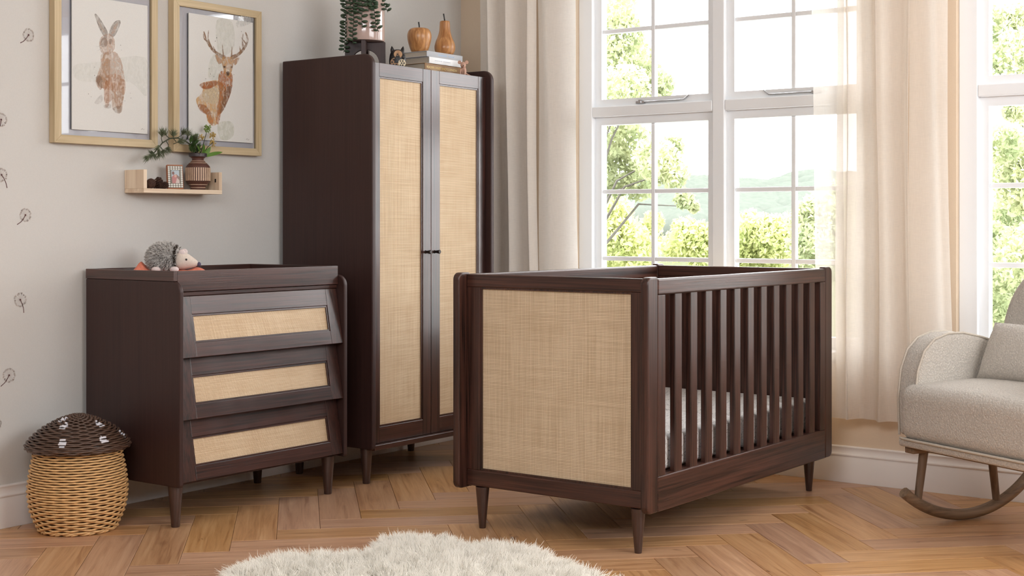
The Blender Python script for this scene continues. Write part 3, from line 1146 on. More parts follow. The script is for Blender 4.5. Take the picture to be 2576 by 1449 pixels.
pw = pillow(0.60, 0.235, 0.12)
pil = thing('lumbar_cushion', 'plump cream boucle cushion leaning on the armchair back', 'cushion', CO, math.atan2(f.y, f.x))
mk('cushion_cover', xf(pw, Matrix.Translation((-0.110, 0.002, 0.612)) @ Matrix.Rotation(R(-24), 4, 'Y')), M['boucle'], pil, 180, local=True)

# ------------------------------------------------------------------ sheepskin rug
rug_out = [(-2.68, -1.28), (-2.55, -1.235), (-2.42, -1.26), (-2.31, -1.39), (-2.22, -1.44), (-2.11, -1.36), (-2.00, -1.39), (-1.99, -1.50), (-2.01, -1.62),
           (-1.945, -1.70), (-1.93, -1.80), (-2.0, -1.93), (-2.07, -2.12), (-2.18, -2.38), (-2.45, -2.55), (-2.75, -2.50), (-2.98, -2.2), (-3.04, -1.8), (-2.92, -1.45)]


def smooth_loop(p, k=6):
    out = []
    n = len(p)
    for i in range(n):
        p0, p1, p2, p3 = [np.array(p[(i + d) % n]) for d in (-1, 0, 1, 2)]
        for t in np.linspace(0, 1, k, endpoint=False):
            out.append(tuple(0.5 * ((2 * p1) + (-p0 + p2) * t + (2 * p0 - 5 * p1 + 4 * p2 - p3) * t * t + (-p0 + 3 * p1 - 3 * p2 + p3) * t ** 3)))
    return out


ro = np.array(smooth_loop(rug_out))
rcn = np.array((-2.47, -1.88))
rug = thing('sheepskin_rug', 'fluffy cream sheepskin rug on the parquet', 'rug', (rcn[0], rcn[1], 0))


def hgt(q):                                    # 0 at the rim .. 1 inside
    return 0.012 + 0.030 * (1 - (1 - q) ** 2)


rings = [0.0, 0.02, 0.06, 0.12, 0.25, 0.45, 0.7, 0.97]
V, F = [], []
n = len(ro)
for q in rings:
    for p in ro:
        x, y = p + (rcn - p) * q
        V.append((x, y, 0.001 if q == 0 else hgt(min(1, q * 3)) * 0.55))
for k in range(len(rings) - 1):
    for i in range(n):
        F.append((k * n + i, k * n + (i + 1) % n, (k + 1) * n + (i + 1) % n, (k + 1) * n + i))
F.append([(len(rings) - 1) * n + i for i in range(n)])
F.append(list(range(n))[::-1])
mk('hide', (V, F), M['hide'], rug, 180)


def hair(name, roots, dirs, length, mat, parent, rad=0.0006, npt=5, droop=0.5, clump=None, kink=0.006):
    """natural hair strands as render curves"""
    Nn = len(roots)
    c = bpy.data.hair_curves.new(name)
    c.add_curves([npt] * Nn)
    t = np.linspace(0, 1, npt)[None, :, None]
    g = np.array([0, 0, -1.0])[None, None, :]
    P = roots[:, None, :] + dirs[:, None, :] * (length[:, None, None] * t) + g * (droop * length[:, None, None] * t ** 2)
    k = rng.normal(0, kink, (Nn, 1, 3)) * t ** 1.5 + rng.normal(0, kink, (Nn, 1, 3)) * np.sin(t * 5) * t * 0.5
    P = P + k
    if clump is not None:                      # tips gather towards a tuft tip
        P = P * (1 - 0.4 * t ** 1.3) + clump[:, None, :] * (0.4 * t ** 1.3)
    P[:, :, 2] = np.maximum(P[:, :, 2], 0.002)
    off = np.array(ORG[parent.name])
    P = P - off
    c.points.foreach_set('position', P.astype(np.float32).ravel())
    rr = (rad * (1 - 0.85 * t[0, :, 0] ** 2))[None, :].repeat(Nn, 0)
    a = c.attributes.get('radius') or c.attributes.new('radius', 'FLOAT', 'POINT')
    a.data.foreach_set('value', rr.astype(np.float32).ravel())
    c.materials.append(mat)
    o = bpy.data.objects.new(name, c)
    COL.objects.link(o)
    o.parent = parent
    o['kind'] = 'stuff'
    return o


def rug_hair():
    NT = 2600                                  # tufts
    a = rng.uniform(0, 1, NT) * len(ro)
    i0 = a.astype(int) % len(ro)
    fr = (a - a.astype(int))[:, None]
    rim = ro[i0] * (1 - fr) + ro[(i0 + 1) % len(ro)] * fr
    q = 1 - np.sqrt(rng.uniform(0.0, 1.0, NT))
    q[: NT // 4] = rng.uniform(0, 0.06, NT // 4)
    xy = rim + (rcn - rim) * q[:, None]
    keep = [in_view(x, y, 500) for x, y in xy]
    rim, q, xy = rim[keep], q[keep], xy[keep]
    out = rim - rcn
    out /= np.linalg.norm(out, axis=1)[:, None]
    NTk = len(q)
    per = 34
    z = 0.010 + 0.5 * (0.012 + 0.030 * (1 - (1 - np.minimum(1, q * 3)) ** 2))
    edge = np.clip(1 - q / 0.16, 0, 1)
    lean = rng.normal(0, 0.45, (NTk, 2))
    d = np.concatenate([out * (0.25 + 0.75 * edge)[:, None] + lean, (0.75 + rng.uniform(0, .4, NTk) - 0.35 * edge)[:, None]], 1)
    d /= np.linalg.norm(d, axis=1)[:, None]
    ln = rng.uniform(0.048, 0.076, NTk)
    root = np.concatenate([xy, z[:, None]], 1)
    tip = root + d * ln[:, None] - np.array([0, 0, 0.12]) * ln[:, None]
    rr = np.repeat(root, per, 0)
    rr[:, :2] += rng.normal(0, 0.010, (len(rr), 2))
    dd = np.repeat(d, per, 0) + rng.normal(0, 0.16, (len(rr), 3))
    dd /= np.linalg.norm(dd, axis=1)[:, None]
    ll = np.repeat(ln, per) * rng.uniform(0.75, 1.15, len(rr))
    hair('fleece', rr, dd, ll, M['fleece'], rug, 0.0008, 6, 0.22, np.repeat(tip, per, 0), 0.004)

    # long stray strands round the rim
    n2 = 5200
    a = rng.uniform(0, 1, n2) * len(ro)
    i0 = a.astype(int) % len(ro)
    fr = (a - a.astype(int))[:, None]
    rim = ro[i0] * (1 - fr) + ro[(i0 + 1) % len(ro)] * fr
    xy = rim + (rcn - rim) * rng.uniform(0, 0.05, n2)[:, None]
    keep = np.array([in_view(x, y, 500) for x, y in xy])
    rim, xy = rim[keep], xy[keep]
    out = rim - rcn
    out /= np.linalg.norm(out, axis=1)[:, None]
    ph = np.sin(a[keep] * 2.9) + np.sin(a[keep] * 7.3)
    d = np.concatenate([out + rng.normal(0, .45, out.shape) + np.stack([ph, -ph], 1) * .22, rng.uniform(.35, 1.2, len(out))[:, None]], 1)
    d /= np.linalg.norm(d, axis=1)[:, None]
    root = np.concatenate([xy, np.full((len(xy), 1), 0.014)], 1)
    hair('stray_fleece', root, d, rng.uniform(0.045, 0.085, len(xy)), M['fleece'], rug, 0.0011, 6, 0.25, None, 0.007)


rug_hair()

# ------------------------------------------------------------------ toadstool basket
BC = Vector((-2.440, -0.216, 0))
bk_ = thing('wicker_basket', 'round wicker basket with a brown spotted toadstool lid', 'basket', BC)


def weave(rows, nst, rfun, zfun, thick, mats, pick, amp=0.0045, seg=3):
    V, F, mi = [], [], []
    n = nst * 2 * seg
    m = 6
    for j in range(rows):
        t = (j + 0.5) / rows
        r0, z0 = rfun(t), zfun(t)
        r1, z1 = rfun(min(1, t + 0.01)), zfun(min(1, t + 0.01))
        rm, zm = rfun(max(0, t - 0.01)), zfun(max(0, t - 0.01))
        dz, dr_ = z1 - zm, r1 - rm
        ln = math.hypot(dz, dr_) or 1
        nx, nz = dz / ln, -dr_ / ln            # outward normal in (r,z)
        base = len(V)
        for i in range(n):
            th = 2 * pi * i / n
            ph = th * nst + (pi if j % 2 else 0)
            off = amp * math.sin(ph)
            jr = 0.0006 * math.sin(17 * th + j * 3.3)
            for k in range(m):
                a = 2 * pi * k / m
                u, v = math.cos(a) * thick, math.sin(a) * thick
                rr = r0 + nx * (off + u) - nz * (v + jr)
                zz = z0 + nz * (off + u) + nx * (v + jr)
                V.append((BC.x + rr * math.cos(th), BC.y + rr * math.sin(th), zz))
        for i in range(n):
            for k in range(m):
                F.append((base + i * m + k, base + ((i + 1) % n) * m + k, base + ((i + 1) % n) * m + (k + 1) % m, base + i * m + (k + 1) % m))
                mi.append(pick(2 * pi * (i + 0.5) / n, t))
    return (V, F), mi


def cat(ts, vs):
    def fn(t):
        return float(np.interp(t, ts, vs))
    return fn


def smooth_interp(ts, vs):
    ts, vs = np.array(ts), np.array(vs)
    tt = np.linspace(0, 1, 101)
    y = np.interp(tt, ts, vs)
    for _ in range(6):
        y = np.convolve(np.pad(y, 3, mode='edge'), np.ones(7) / 7, 'valid')
    return lambda t: float(np.interp(t, tt, y))


rb_ = smooth_interp([0, .08, .25, .5, .75, .9, 1], [.128, .141, .160, .168, .160, .150, .146])
zb_ = lambda t: 0.008 + 0.272 * t
VF, mi = weave(31, 14, rb_, zb_, 0.0037, None, lambda a, t: 0, 0.0034, 9)
o = mk('body', VF, M['wick'], bk_, 180)
mk('inside_shade', lathe([(.118, .006), (.131, .03), (.150, .08), (.158, .14), (.150, .21), (.138, .27), (.05, .272)], 40, BC), M['wickin'], bk_, 180)  # dark shell stands in for the shade behind the weave
rim_ = []
for ph in (0, 2.1):
    rim_.append(tube([(BC.x + (0.128 + .003 * math.cos(14 * a + ph)) * math.cos(a), BC.y + (0.128 + .003 * math.cos(14 * a + ph)) * math.sin(a), 0.0075 + .003 * math.sin(14 * a + ph)) for a in np.linspace(0, 2 * pi, 110)], 0.0045, 6))
mk('foot_braid', join(*rim_), M['wick'], bk_, 180)
rc_ = smooth_interp([0, .06, .14, .3, .5, .75, 1], [.150, .176, .181, .160, .120, .062, .010])
zc_ = smooth_interp([0, .06, .14, .3, .5, .75, 1], [.285, .287, .296, .325, .358, .388, .402])
vdir = math.atan2(-FW.y, -FW.x)                # direction towards the camera
dots = []
for px, py in ((157, 1115), (258, 1107), (162, 1074), (250, 1068), (70, 1111), (160, 1056), (305, 1090)):
    best = None
    for t in np.linspace(0.05, .98, 60):
        for a in np.linspace(vdir - 1.7, vdir + 1.7, 90):
            P = Vector((BC.x + rc_(t) * math.cos(a), BC.y + rc_(t) * math.sin(a), zc_(t))) - CAM
            dp = P.dot(FW)
            e = (1288 + FPX * P.dot(RT) / dp - px) ** 2 + (HY - FPX * P.z / dp - py) ** 2
            if best is None or e < best[0]: best = (e, t, a)
    dots.append(best[1:])


def pick(a, t):
    for t0, a0 in dots:
        da = (a - a0 + pi) % (2 * pi) - pi
        if math.hypot(da * rc_(t0), (t - t0) * 0.20) < 0.0145: return 1
    return 0


VF, mi = weave(27, 13, rc_, zc_, 0.0037, None, pick, 0.0030, 9)
lid = mk('lid', VF, [M['wickcap'], M['wickwhite']], bk_, 180, mi=mi)
mk('lid_core', lathe([(.140, .286), (.172, .292), (.150, .327), (.112, .357), (.056, .384), (.006, .397)], 40, BC), M['wickcap'], lid, 180)

# ------------------------------------------------------------------ pictures
YP = -0.012


def picture(name, label, x0, x1, z0, z1, paint_fn, py_rect):
    p = thing(name, label, 'picture', ((x0 + x1) / 2, YW, z0))
    d = 0.034
    yf = YW - 0.034
    w = 0.030
    for side in range(4):
        if side == 0: q = [(x0, z0), (x0 + w, z0 + w), (x0 + w, z1 - w), (x0, z1)]
        if side == 1: q = [(x1, z1), (x1 - w, z1 - w), (x1 - w, z0 + w), (x1, z0)]
        if side == 2: q = [(x0, z1), (x0 + w, z1 - w), (x1 - w, z1 - w), (x1, z1)]
        if side == 3: q = [(x1, z0), (x1 - w, z0 + w), (x0 + w, z0 + w), (x0, z0)]
        mk('frame_rail', bevel(prism(q, 'y', yf, YW - 0.001), 0.0012, 2), M['frameoak'] if side < 2 else M['frameoakx'], p)
    mk('mount', box(x0 + w, x1 - w, YP + 0.012, YW - 0.004, z0 + w, z1 - w), M['mount'], p)
    a, b, c, e = py_rect
    mk('print', box(a, b, YP, YP + 0.004, c, e), M['paper'], p)
    paint_fn(p)
    mk('glass', box(x0 + w, x1 - w, yf + 0.010, yf + 0.012, z0 + w, z1 - w), M['picglass'], p)
    return p


M['frameoakx'] = light_wood('pale_oak_frame_rail', 'x', srgb(186, 164, 126), srgb(212, 192, 156), 0.5)


def paint(name, strokes, parent, zs=2.8986, fade=0.8):
    """flat watercolour patches: polygons given in picture pixels, laid on the paper"""
    V, F, C = [], [], []
    lay = 0
    for poly, col, alpha in strokes:
        lay += 1
        y = YP - 0.0002 - 0.00003 * lay
        pts = smooth_loop([(px / zs, py / zs) for px, py in poly], 4) if len(poly) > 3 else [(px / zs, py / zs) for px, py in poly]
        b = len(V)
        cxm = sum(p[0] for p in pts) / len(pts)
        cym = sum(p[1] for p in pts) / len(pts)
        P = [on('y', y, *p) for p in pts]
        V += [tuple(p) for p in P]
        C += [(*[min(1, c * 1.06) for c in col], alpha * fade)] * len(P)
        F.append([b + i for i in range(len(P))])
    o = mk(name, (V, F), M['paint'], parent)
    at_ = o.data.color_attributes.new('Col', 'FLOAT_COLOR', 'POINT')
    for i, c in enumerate(C):
        at_.data[i].color = c
    o['kind'] = 'stuff'
    return o


def stroke(pts, w):
    """polyline turned into a tapering outline in pixels"""
    out, back = [], []
    n = len(pts)
    for i, (x, y) in enumerate(pts):
        a = pts[max(0, i - 1)]
        b = pts[min(n - 1, i + 1)]
        dx, dy = b[0] - a[0], b[1] - a[1]
        l = math.hypot(dx, dy) or 1
        ww = w * (1 - 0.7 * i / (n - 1))
        out.append((x - dy / l * ww, y + dx / l * ww))
        back.append((x + dy / l * ww, y - dx / l * ww))
    return out + back[::-1]


brown, tanc, orange, grey, pinkb, sage, dark = srgb(132, 102, 80), srgb(190, 148, 112), srgb(196, 130, 76), srgb(146, 132, 122), srgb(200, 170, 150), srgb(200, 202, 182), srgb(86, 70, 64)


def hare(p):
    st = [([(540, 480), (700, 455), (1060, 420), (1070, 700), (950, 600), (720, 600), (560, 580)], srgb(202, 204, 188), 0.22),
          ([(690, 108), (705, 105), (748, 165), (787, 240), (765, 268), (735, 230), (708, 165)], grey, 0.95),
          ([(705, 130), (740, 185), (772, 245), (745, 225)], srgb(206, 188, 172), 0.9),
          ([(880, 155), (850, 150), (815, 185), (795, 250), (830, 268), (862, 215)], grey, 0.9),
          ([(862, 165), (835, 185), (812, 245), (838, 235)], srgb(210, 182, 162), 0.9),
          ([(735, 275), (790, 245), (830, 275), (836, 350), (800, 395), (745, 388), (725, 330)], pinkb, 0.95),
          ([(740, 285), (775, 262), (785, 320), (760, 345), (735, 330)], grey, 0.7),
          ([(795, 285), (818, 290), (812, 320), (796, 318)], brown, 0.9),
          ([(742, 392), (840, 378), (886, 450), (906, 560), (916, 640), (886, 770), (850, 790), (830, 720), (795, 750), (762, 740), (755, 640), (730, 655), (698, 600), (712, 540), (735, 470)], pinkb, 0.9),
          ([(755, 400), (800, 395), (800, 560), (785, 640), (740, 640), (705, 590), (735, 520)], tanc, 0.8),
          ([(770, 560), (840, 540), (900, 570), (905, 640), (830, 660), (770, 640)], orange, 0.55),
          ([(700, 560), (740, 560), (745, 640), (712, 620)], brown, 0.6),
          ([(765, 600), (790, 600), (795, 760), (765, 770)], orange, 0.6),
          ([(815, 620), (840, 620), (846, 790), (818, 780)], tanc, 0.7),
          ([(860, 600), (905, 600), (890, 800), (850, 810)], tanc, 0.6),
          ([(690, 745), (738, 690), (748, 735), (712, 760)], grey, 0.35),
          ([(755, 770), (800, 755), (810, 785), (770, 790)], grey, 0.5),
          ([(820, 790), (885, 770), (890, 815), (850, 825)], grey, 0.45)]
    for a, b, w in (([(735, 330), (712, 340), (700, 335)], 0, 2), ([(740, 350), (722, 365), (708, 372)], 0, 2)):
        st.append((stroke(a, w), dark, 0.6))
    for cx, cy in ((880, 330), (885, 365), (690, 490), (645, 685), (665, 705), (950, 680), (955, 715), (910, 735), (883, 510), (690, 550)):
        st.append(([(cx - 4, cy), (cx, cy - 4), (cx + 4, cy), (cx, cy + 4)], dark, 0.8))
    st.append((stroke([(1030, 945), (1040, 938), (1046, 948), (1055, 940)], 2), dark, 0.9))
    paint('hare_painting', st, p, fade=0.62)


def stag(p):
    st = [([(1580, 150), (1690, 160), (1710, 330), (1650, 400), (1590, 380)], sage, 0.26),
          ([(1535, 430), (1600, 380), (1640, 460), (1590, 580), (1520, 560)], sage, 0.30),
          ([(1590, 900), (1690, 890), (1705, 980), (1650, 1025), (1600, 1000)], srgb(190, 194, 164), 0.36),
          ([(1740, 130), (1830, 90), (1840, 160), (1730, 200)], srgb(214, 212, 208), 0.6)]
    for pts, w in (([(1640, 420), (1590, 395), (1540, 350), (1505, 290), (1488, 235)], 14), ([(1545, 355), (1520, 290), (1520, 228)], 7), ([(1510, 300), (1488, 280), (1482, 250)], 6), ([(1575, 385), (1555, 340)], 6),
                   ([(1690, 420), (1740, 395), (1785, 345), (1806, 290), (1792, 240)], 14), ([(1775, 355), (1768, 300), (1772, 250)], 7), ([(1795, 320), (1760, 275)], 5), ([(1755, 385), (1748, 340)], 5),
                   ([(1632, 415), (1625, 370), (1622, 330)], 5), ([(1688, 415), (1690, 375), (1692, 340)], 5)):
        st.append((stroke(pts, w), srgb(150, 116, 88), 0.95))
    st += [([(1570, 400), (1600, 415), (1622, 445), (1600, 470), (1580, 440)], tanc, 0.85),
           ([(1745, 420), (1715, 428), (1698, 452), (1715, 475), (1735, 450)], tanc, 0.85),
           ([(1462, 612), (1520, 592), (1590, 588), (1645, 640), (1650, 720), (1620, 800), (1590, 850), (1580, 905), (1545, 915), (1512, 880), (1500, 830), (1450, 785), (1430, 725), (1462, 690), (1480, 650)], srgb(214, 168, 108), 0.85),
           ([(1500, 650), (1590, 640), (1620, 690), (1560, 760), (1480, 720)], srgb(224, 210, 180), 0.75),
           ([(1462, 612), (1560, 590), (1590, 610), (1520, 650), (1470, 640)], srgb(168, 96, 54), 0.85),
           ([(1445, 760), (1500, 770), (1540, 830), (1505, 835), (1455, 800)], srgb(168, 100, 58), 0.7),
           ([(1610, 520), (1690, 535), (1692, 640), (1660, 740), (1610, 830), (1580, 810), (1600, 690), (1590, 600)], srgb(178, 112, 62), 0.95),
           ([(1650, 640), (1690, 640), (1650, 760), (1605, 830), (1620, 740)], brown, 0.7),
           ([(1508, 840), (1555, 850), (1548, 915), (1525, 890)], orange, 0.8), ([(1575, 830), (1610, 820), (1592, 905), (1578, 890)], orange, 0.8),
           ([(1616, 425), (1660, 415), (1702, 425), (1695, 500), (1675, 555), (1650, 555), (1628, 500)], srgb(196, 152, 104), 0.95),
           ([(1650, 500), (1672, 500), (1676, 530), (1650, 530)], srgb(230, 218, 200), 0.9),
           ([(1650, 525), (1674, 525), (1668, 550), (1655, 550)], dark, 0.9),
           ([(1628, 482), (1642, 480), (1644, 494), (1632, 496)], dark, 0.8), ([(1688, 480), (1698, 482), (1694, 496), (1684, 494)], dark, 0.8)]
    for cx, cy in ((1580, 275), (1570, 300), (1760, 230), (1525, 500), (1535, 540), (1500, 575), (1705, 545), (1630, 800), (1640, 780), (1560, 560), (1600, 870)):
        st.append(([(cx - 4, cy), (cx, cy - 4), (cx + 4, cy), (cx, cy + 4)], dark, 0.7))
    st.append((stroke([(1795, 1018), (1803, 1012), (1810, 1021), (1818, 1014)], 2), dark, 0.9))
    paint('stag_painting', st, p)


picture('framed_print', 'framed watercolour of a sitting hare on the grey wall', -2.391, -1.920, 1.367, 1.975, hare,
        (on('y', YP, 181, 200).x, on('y', YP, 371, 200).x, on('y', YP, 181, 325).z, 1.915))
picture('framed_print', 'framed watercolour of an antlered stag on the grey wall', -1.842, -1.371, 1.357, 1.965, stag,
        (on('y', YP, 475, 200).x, on('y', YP, 636, 200).x, on('y', YP, 475, 350).z, on('y', YP, 475, 32).z))

# ------------------------------------------------------------------ dandelion decals on the wall
def decal(px, py, rpx, stem, label):
    yy = YW - 0.0006
    c = on('y', yy, px, py)
    Vd, Fd = [], []
    Vs, Fs = [], []

    def quad(V, F, a, b, w0, w1):
        a, b = Vector(a), Vector(b)
        d = (b - a).normalized()
        nn = Vector((d.z, 0, -d.x))
        i = len(V)
        V += [a + nn * w0, a - nn * w0, b - nn * w1, b + nn * w1]
        F.append((i, i + 1, i + 2, i + 3))
    r = rpx / 700.0
    nf = 26
    for k in range(nf):
        a = 2 * pi * k / nf + random.uniform(-.08, .08)
        rr = r * random.uniform(0.82, 1.0)
        e = c + Vector((math.cos(a) * rr, 0, math.sin(a) * rr))
        quad(Vd, Fd, c, e, 0.0002, 0.0003)
        for q in (-0.5, -0.17, 0.17, 0.5):
            quad(Vd, Fd, c + (e - c) * 0.8, c + (e - c) * 0.8 + Vector((math.cos(a + q), 0, math.sin(a + q))) * r * 0.27, 0.0003, 0.0006)
    pts = [c] + [on('y', yy, px + dx, py + dy) for dx, dy in stem]
    for i in range(len(pts) - 1):
        quad(Vs, Fs, pts[i], pts[i + 1], 0.0013, 0.0015)
    nb = len(Vs)
    Vs += [c + Vector((math.cos(2 * pi * k / 10) * 0.0035, -0.0001, math.sin(2 * pi * k / 10) * 0.0035)) for k in range(10)]
    Fs.append([nb + k for k in range(10)])
    t = thing('dandelion_decal', label, 'wall decal', c, group='dandelion clocks printed on the wall')
    mk('seed_head', (Vd, Fd), M['decal'], t)
    mk('stalk', (Vs, Fs), M['decal_dark'], t)


decal(72, 88, 17, [(-6, 9), (-13, 16), (-21, 20)], 'topmost dandelion decal, left of the hare picture')
decal(3, 301, 17, [(-1, 8), (-3, 16), (-8, 24)], 'dandelion decal second from the top, cut off by the picture edge')
decal(4, 440, 17, [(6, 9), (11, 20), (14, 33)], 'dandelion decal third from the top, stalk curving right')
decal(64, 541, 17, [(-5, 10), (-12, 18), (-21, 24)], 'dandelion decal fourth from the top, above chest height, stalk bending left')
decal(51, 754, 18, [(5, 11), (8, 21), (9, 33)], 'dandelion decal beside the chest, stalk hanging straight down')
decal(23, 944, 18, [(-5, 10), (-11, 19), (-21, 28)], 'lowest whole dandelion decal, above the basket')
decal(-8, 1066, 14, [(-3, 8), (-5, 16)], 'bottom dandelion decal, barely inside the picture edge')

# ------------------------------------------------------------------ wall shelf and what stands on it
SL, SR_, SF, SZ = -2.054, -1.663, -0.095, 1.190
sh = thing('wall_shelf', 'small raw pine shelf with upright ends below the pictures', 'shelf', ((SL + SR_) / 2, YW, SZ))
bx('board', (SL, SR_, SF, YW - 0.001, SZ, SZ + 0.0165), M['pine'], sh, 0.0012)
bx('end_panel', (SL, SL + 0.016, SF + 0.001, YW - 0.001, SZ + 0.0165, SZ + 0.088), M['pinez'], sh, 0.0012)
bx('end_panel', (SR_ - 0.016, SR_, SF + 0.001, YW - 0.001, SZ + 0.0165, SZ + 0.088), M['pinez'], sh, 0.0012)
mk('peg_hole', xf(box(-0.0008, 0.0006, -0.0035, 0.0035, -0.007, 0.007), Matrix.Translation((SR_ - 0.0165, SF + 0.022, SZ + 0.055))), M['black'], sh)
ST = SZ + 0.0168

# vase
vpos = on('y', -0.045, 498, 477)
VC = Vector((vpos.x, -0.045, ST))
va = thing('vase', 'brown stoneware vase with cream stripes on the shelf', 'vase', VC)
k_ = 0.145 / 665
vp = [(0.024, 0), (0.0285, 0.002), (0.0300, 0.010), (0.036, 0.020), (0.0435, 0.031), (0.0475, 0.034), (0.0482, 0.060), (0.0482, 0.088), (0.0470, 0.092), (0.0430, 0.098),
      (0.034, 0.107), (0.0265, 0.114), (0.0225, 0.120), (0.0225, 0.124), (0.028, 0.129), (0.0335, 0.132), (0.0340, 0.145), (0.030, 0.1455), (0.028, 0.140), (0.018, 0.128), (0.005, 0.126)]
body = mk('body', lathe(vp, 48, VC), M['vase'], va, 50)
mk('rim', lathe([(0.0325, 0.1315), (0.0348, 0.1325), (0.0350, 0.1445), (0.0335, 0.1462), (0.0295, 0.1464), (0.0285, 0.143)], 40, VC), M['vaserim'], va, 40)
ribs = []
for k in range(34):
    a = 2 * pi * k / 34
    Mx = Matrix.Translation(VC) @ Matrix.Rotation(a, 4, 'Z')
    ribs.append(xf(box(0.0470, 0.0493, -0.0022, 0.0022, 0.036, 0.088), Mx))
o = mk('cream_ribs', join(*ribs), M['vasecream'], va)
o['kind'] = 'stuff'
for z, r in ((0.0085, 0.0303), (0.0205, 0.0372), (0.107, 0.0345), (0.1145, 0.0268)):
    mk('cream_band', lathe([(r - .004, z - 0.0009), (r + 0.0003, z - 0.0009), (r + 0.0003, z + 0.0009), (r - .004, z + 0.0009)], 40, VC), M['vasecream'], va)


def zpt(zx, zy, y):                            # point from a close-up of the shelf
    return on('y', y, 290 + zx / 7.245, 300 + zy / 7.245)


# pine branch
pbr = thing('pine_branch', 'arching pine branch with grey-green needles in the vase', 'branch', VC + Vector((0, 0, 0.05)))
main = [zpt(1490, 640, -0.045), zpt(1440, 560, -0.048), zpt(1380, 470, -0.05), zpt(1280, 400, -0.055), zpt(1130, 340, -0.06), zpt(990, 350, -0.065), zpt(860, 430, -0.07), zpt(780, 530, -0.072), zpt(680, 640, -0.075), zpt(600, 690, -0.076)]
main = [VC + Vector((0, 0, 0.128))] + main
twigs = [[zpt(860, 430, -.07), zpt(840, 350, -.075), zpt(850, 260, -.08)], [zpt(990, 350, -.065), zpt(930, 300, -.06), zpt(900, 240, -.055)], [zpt(1110, 410, -.06), zpt(1060, 350, -.05), zpt(1060, 270, -.045)],
         [zpt(1130, 340, -.06), zpt(1200, 300, -.07), zpt(1240, 240, -.08)], [zpt(1280, 400, -.055), zpt(1310, 330, -.05), zpt(1330, 260, -.045)], [zpt(930, 400, -.068), zpt(970, 470, -.075), zpt(960, 540, -.085)],
         [zpt(820, 500, -.07), zpt(870, 560, -.065), zpt(880, 590, -.06)], [zpt(770, 550, -.072), zpt(800, 590, -.08), zpt(790, 640, -.085)], [zpt(1060, 450, -.06), zpt(1110, 430, -.07), zpt(1180, 400, -.08)], [zpt(1400, 480, -.05), zpt(1410, 400, -.06), zpt(1430, 340, -.07)]]
mk('stem', tube(main, [0.0032] * 4 + [0.0026] * 4 + [0.0018] * 3, 7), M['stem'], pbr, 60)
for t in twigs:
    mk('twig', tube(t, [0.0017, 0.0014, 0.001], 6), M['stem'], pbr, 60)


def needles(tips, length, count, name, parent, mat, rad=0.0006):
    out = []
    for tip, d, spread in tips:
        d = Vector(d).normalized()
        for k in range(count):
            v = Vector((random.gauss(0, 1), random.gauss(0, 1), random.gauss(0, 1))).normalized()
            dd = (d + v * spread).normalized()
            base = Vector(tip) - d * random.uniform(0, 0.014)
            l = length * random.uniform(0.75, 1.1)
            u = dd.cross(Vector((0.3, 0.5, 0.8))).normalized() * rad
            w = dd.cross(u).normalized() * rad
            m_ = base + dd * l * 0.5 + Vector((0, 0, -0.001))
            V = [base + u, base - u * .5 + w, base - u * .5 - w, m_ + u, m_ - u * .5 + w, m_ - u * .5 - w, base + dd * l - Vector((0, 0, 0.003))]
            F = [(0, 1, 4, 3), (1, 2, 5, 4), (2, 0, 3, 5), (3, 4, 6), (4, 5, 6), (5, 3, 6)]
            out.append((V, F))
    o = mk(name, join(*out), mat, parent)
    o['kind'] = 'stuff'
    return o


tips = [(t[-1], t[-1] - t[-2], 0.75) for t in twigs] + [(main[-1], main[-1] - main[-2], 0.6), (main[-2], Vector((0.2, 0, -1)), 0.7), (main[-3], Vector((-.3, 0, -1)), 0.8), (main[-2], Vector((-1, 0, 0.3)), 0.6)]
needles(tips, 0.033, 62, 'needles', pbr, M['needle'], 0.0007)
# green tuft, berry stem, leaf
gt = thing('fern_tuft', 'dense dark green needle tuft at the mouth of the vase', 'foliage', VC + Vector((0, 0, 0.13)))
gst = [VC + Vector((-0.004, -0.008, 0.128)), zpt(1470, 500, -0.055), zpt(1450, 400, -.06)]
mk('stem', tube(gst, 0.0018, 6), M['stem'], gt)
gtips = [(zpt(1430 + random.uniform(-60, 110), random.uniform(300, 560), -0.05 - random.uniform(0, .02)), Vector((random.uniform(-.6, .5), -0.2, 1)), 0.6) for _ in range(26)]
needles(gtips, 0.022, 26, 'needles', gt, plain('fern_green', srgb(58, 88, 34), 0.6, 30, 0.3), 0.0008)
bs = thing('berry_stem', 'stem with yellow-green berry clusters in the vase', 'flower stem', VC + Vector((0, 0, 0.13)))
mk('stalk', tube([VC + Vector((0.006, 0, 0.128)), zpt(1600, 470, -0.045), zpt(1660, 250, -0.045)], [0.0022, 0.0018, 0.0014], 7), M['stem'], bs, 60)
mk('stalk', tube([VC + Vector((0.010, 0, 0.128)), zpt(1690, 500, -0.05), zpt(1780, 420, -0.05)], [0.0018, 0.0015, 0.001], 7), M['stem'], bs, 60)
for (zx, zy, rad, cnt, mt, nm) in ((1680, 175, 75, 46, 'bud', 'bud_cluster'), (1770, 290, 62, 34, 'berry', 'berry_cluster'), (1775, 430, 66, 34, 'berry', 'berry_cluster'), (1570, 330, 55, 24, 'berry', 'berry_cluster')):
    c = zpt(zx, zy, -0.045)
    bl = []
    for q in range(cnt):
        v = Vector((random.gauss(0, 1), random.gauss(0, 1), random.gauss(0, 1))).normalized()
        rr = rad / 7.245 / 632 * random.uniform(.55, 1.1)
        pb_ = c + v * rr
        bl.append(ball(pb_, 0.0024, 6, 5))
        bl.append(tube([c, pb_], 0.0005, 4))
    o = mk(nm, join(*bl), M[mt], bs, 60)
    o['kind'] = 'stuff'


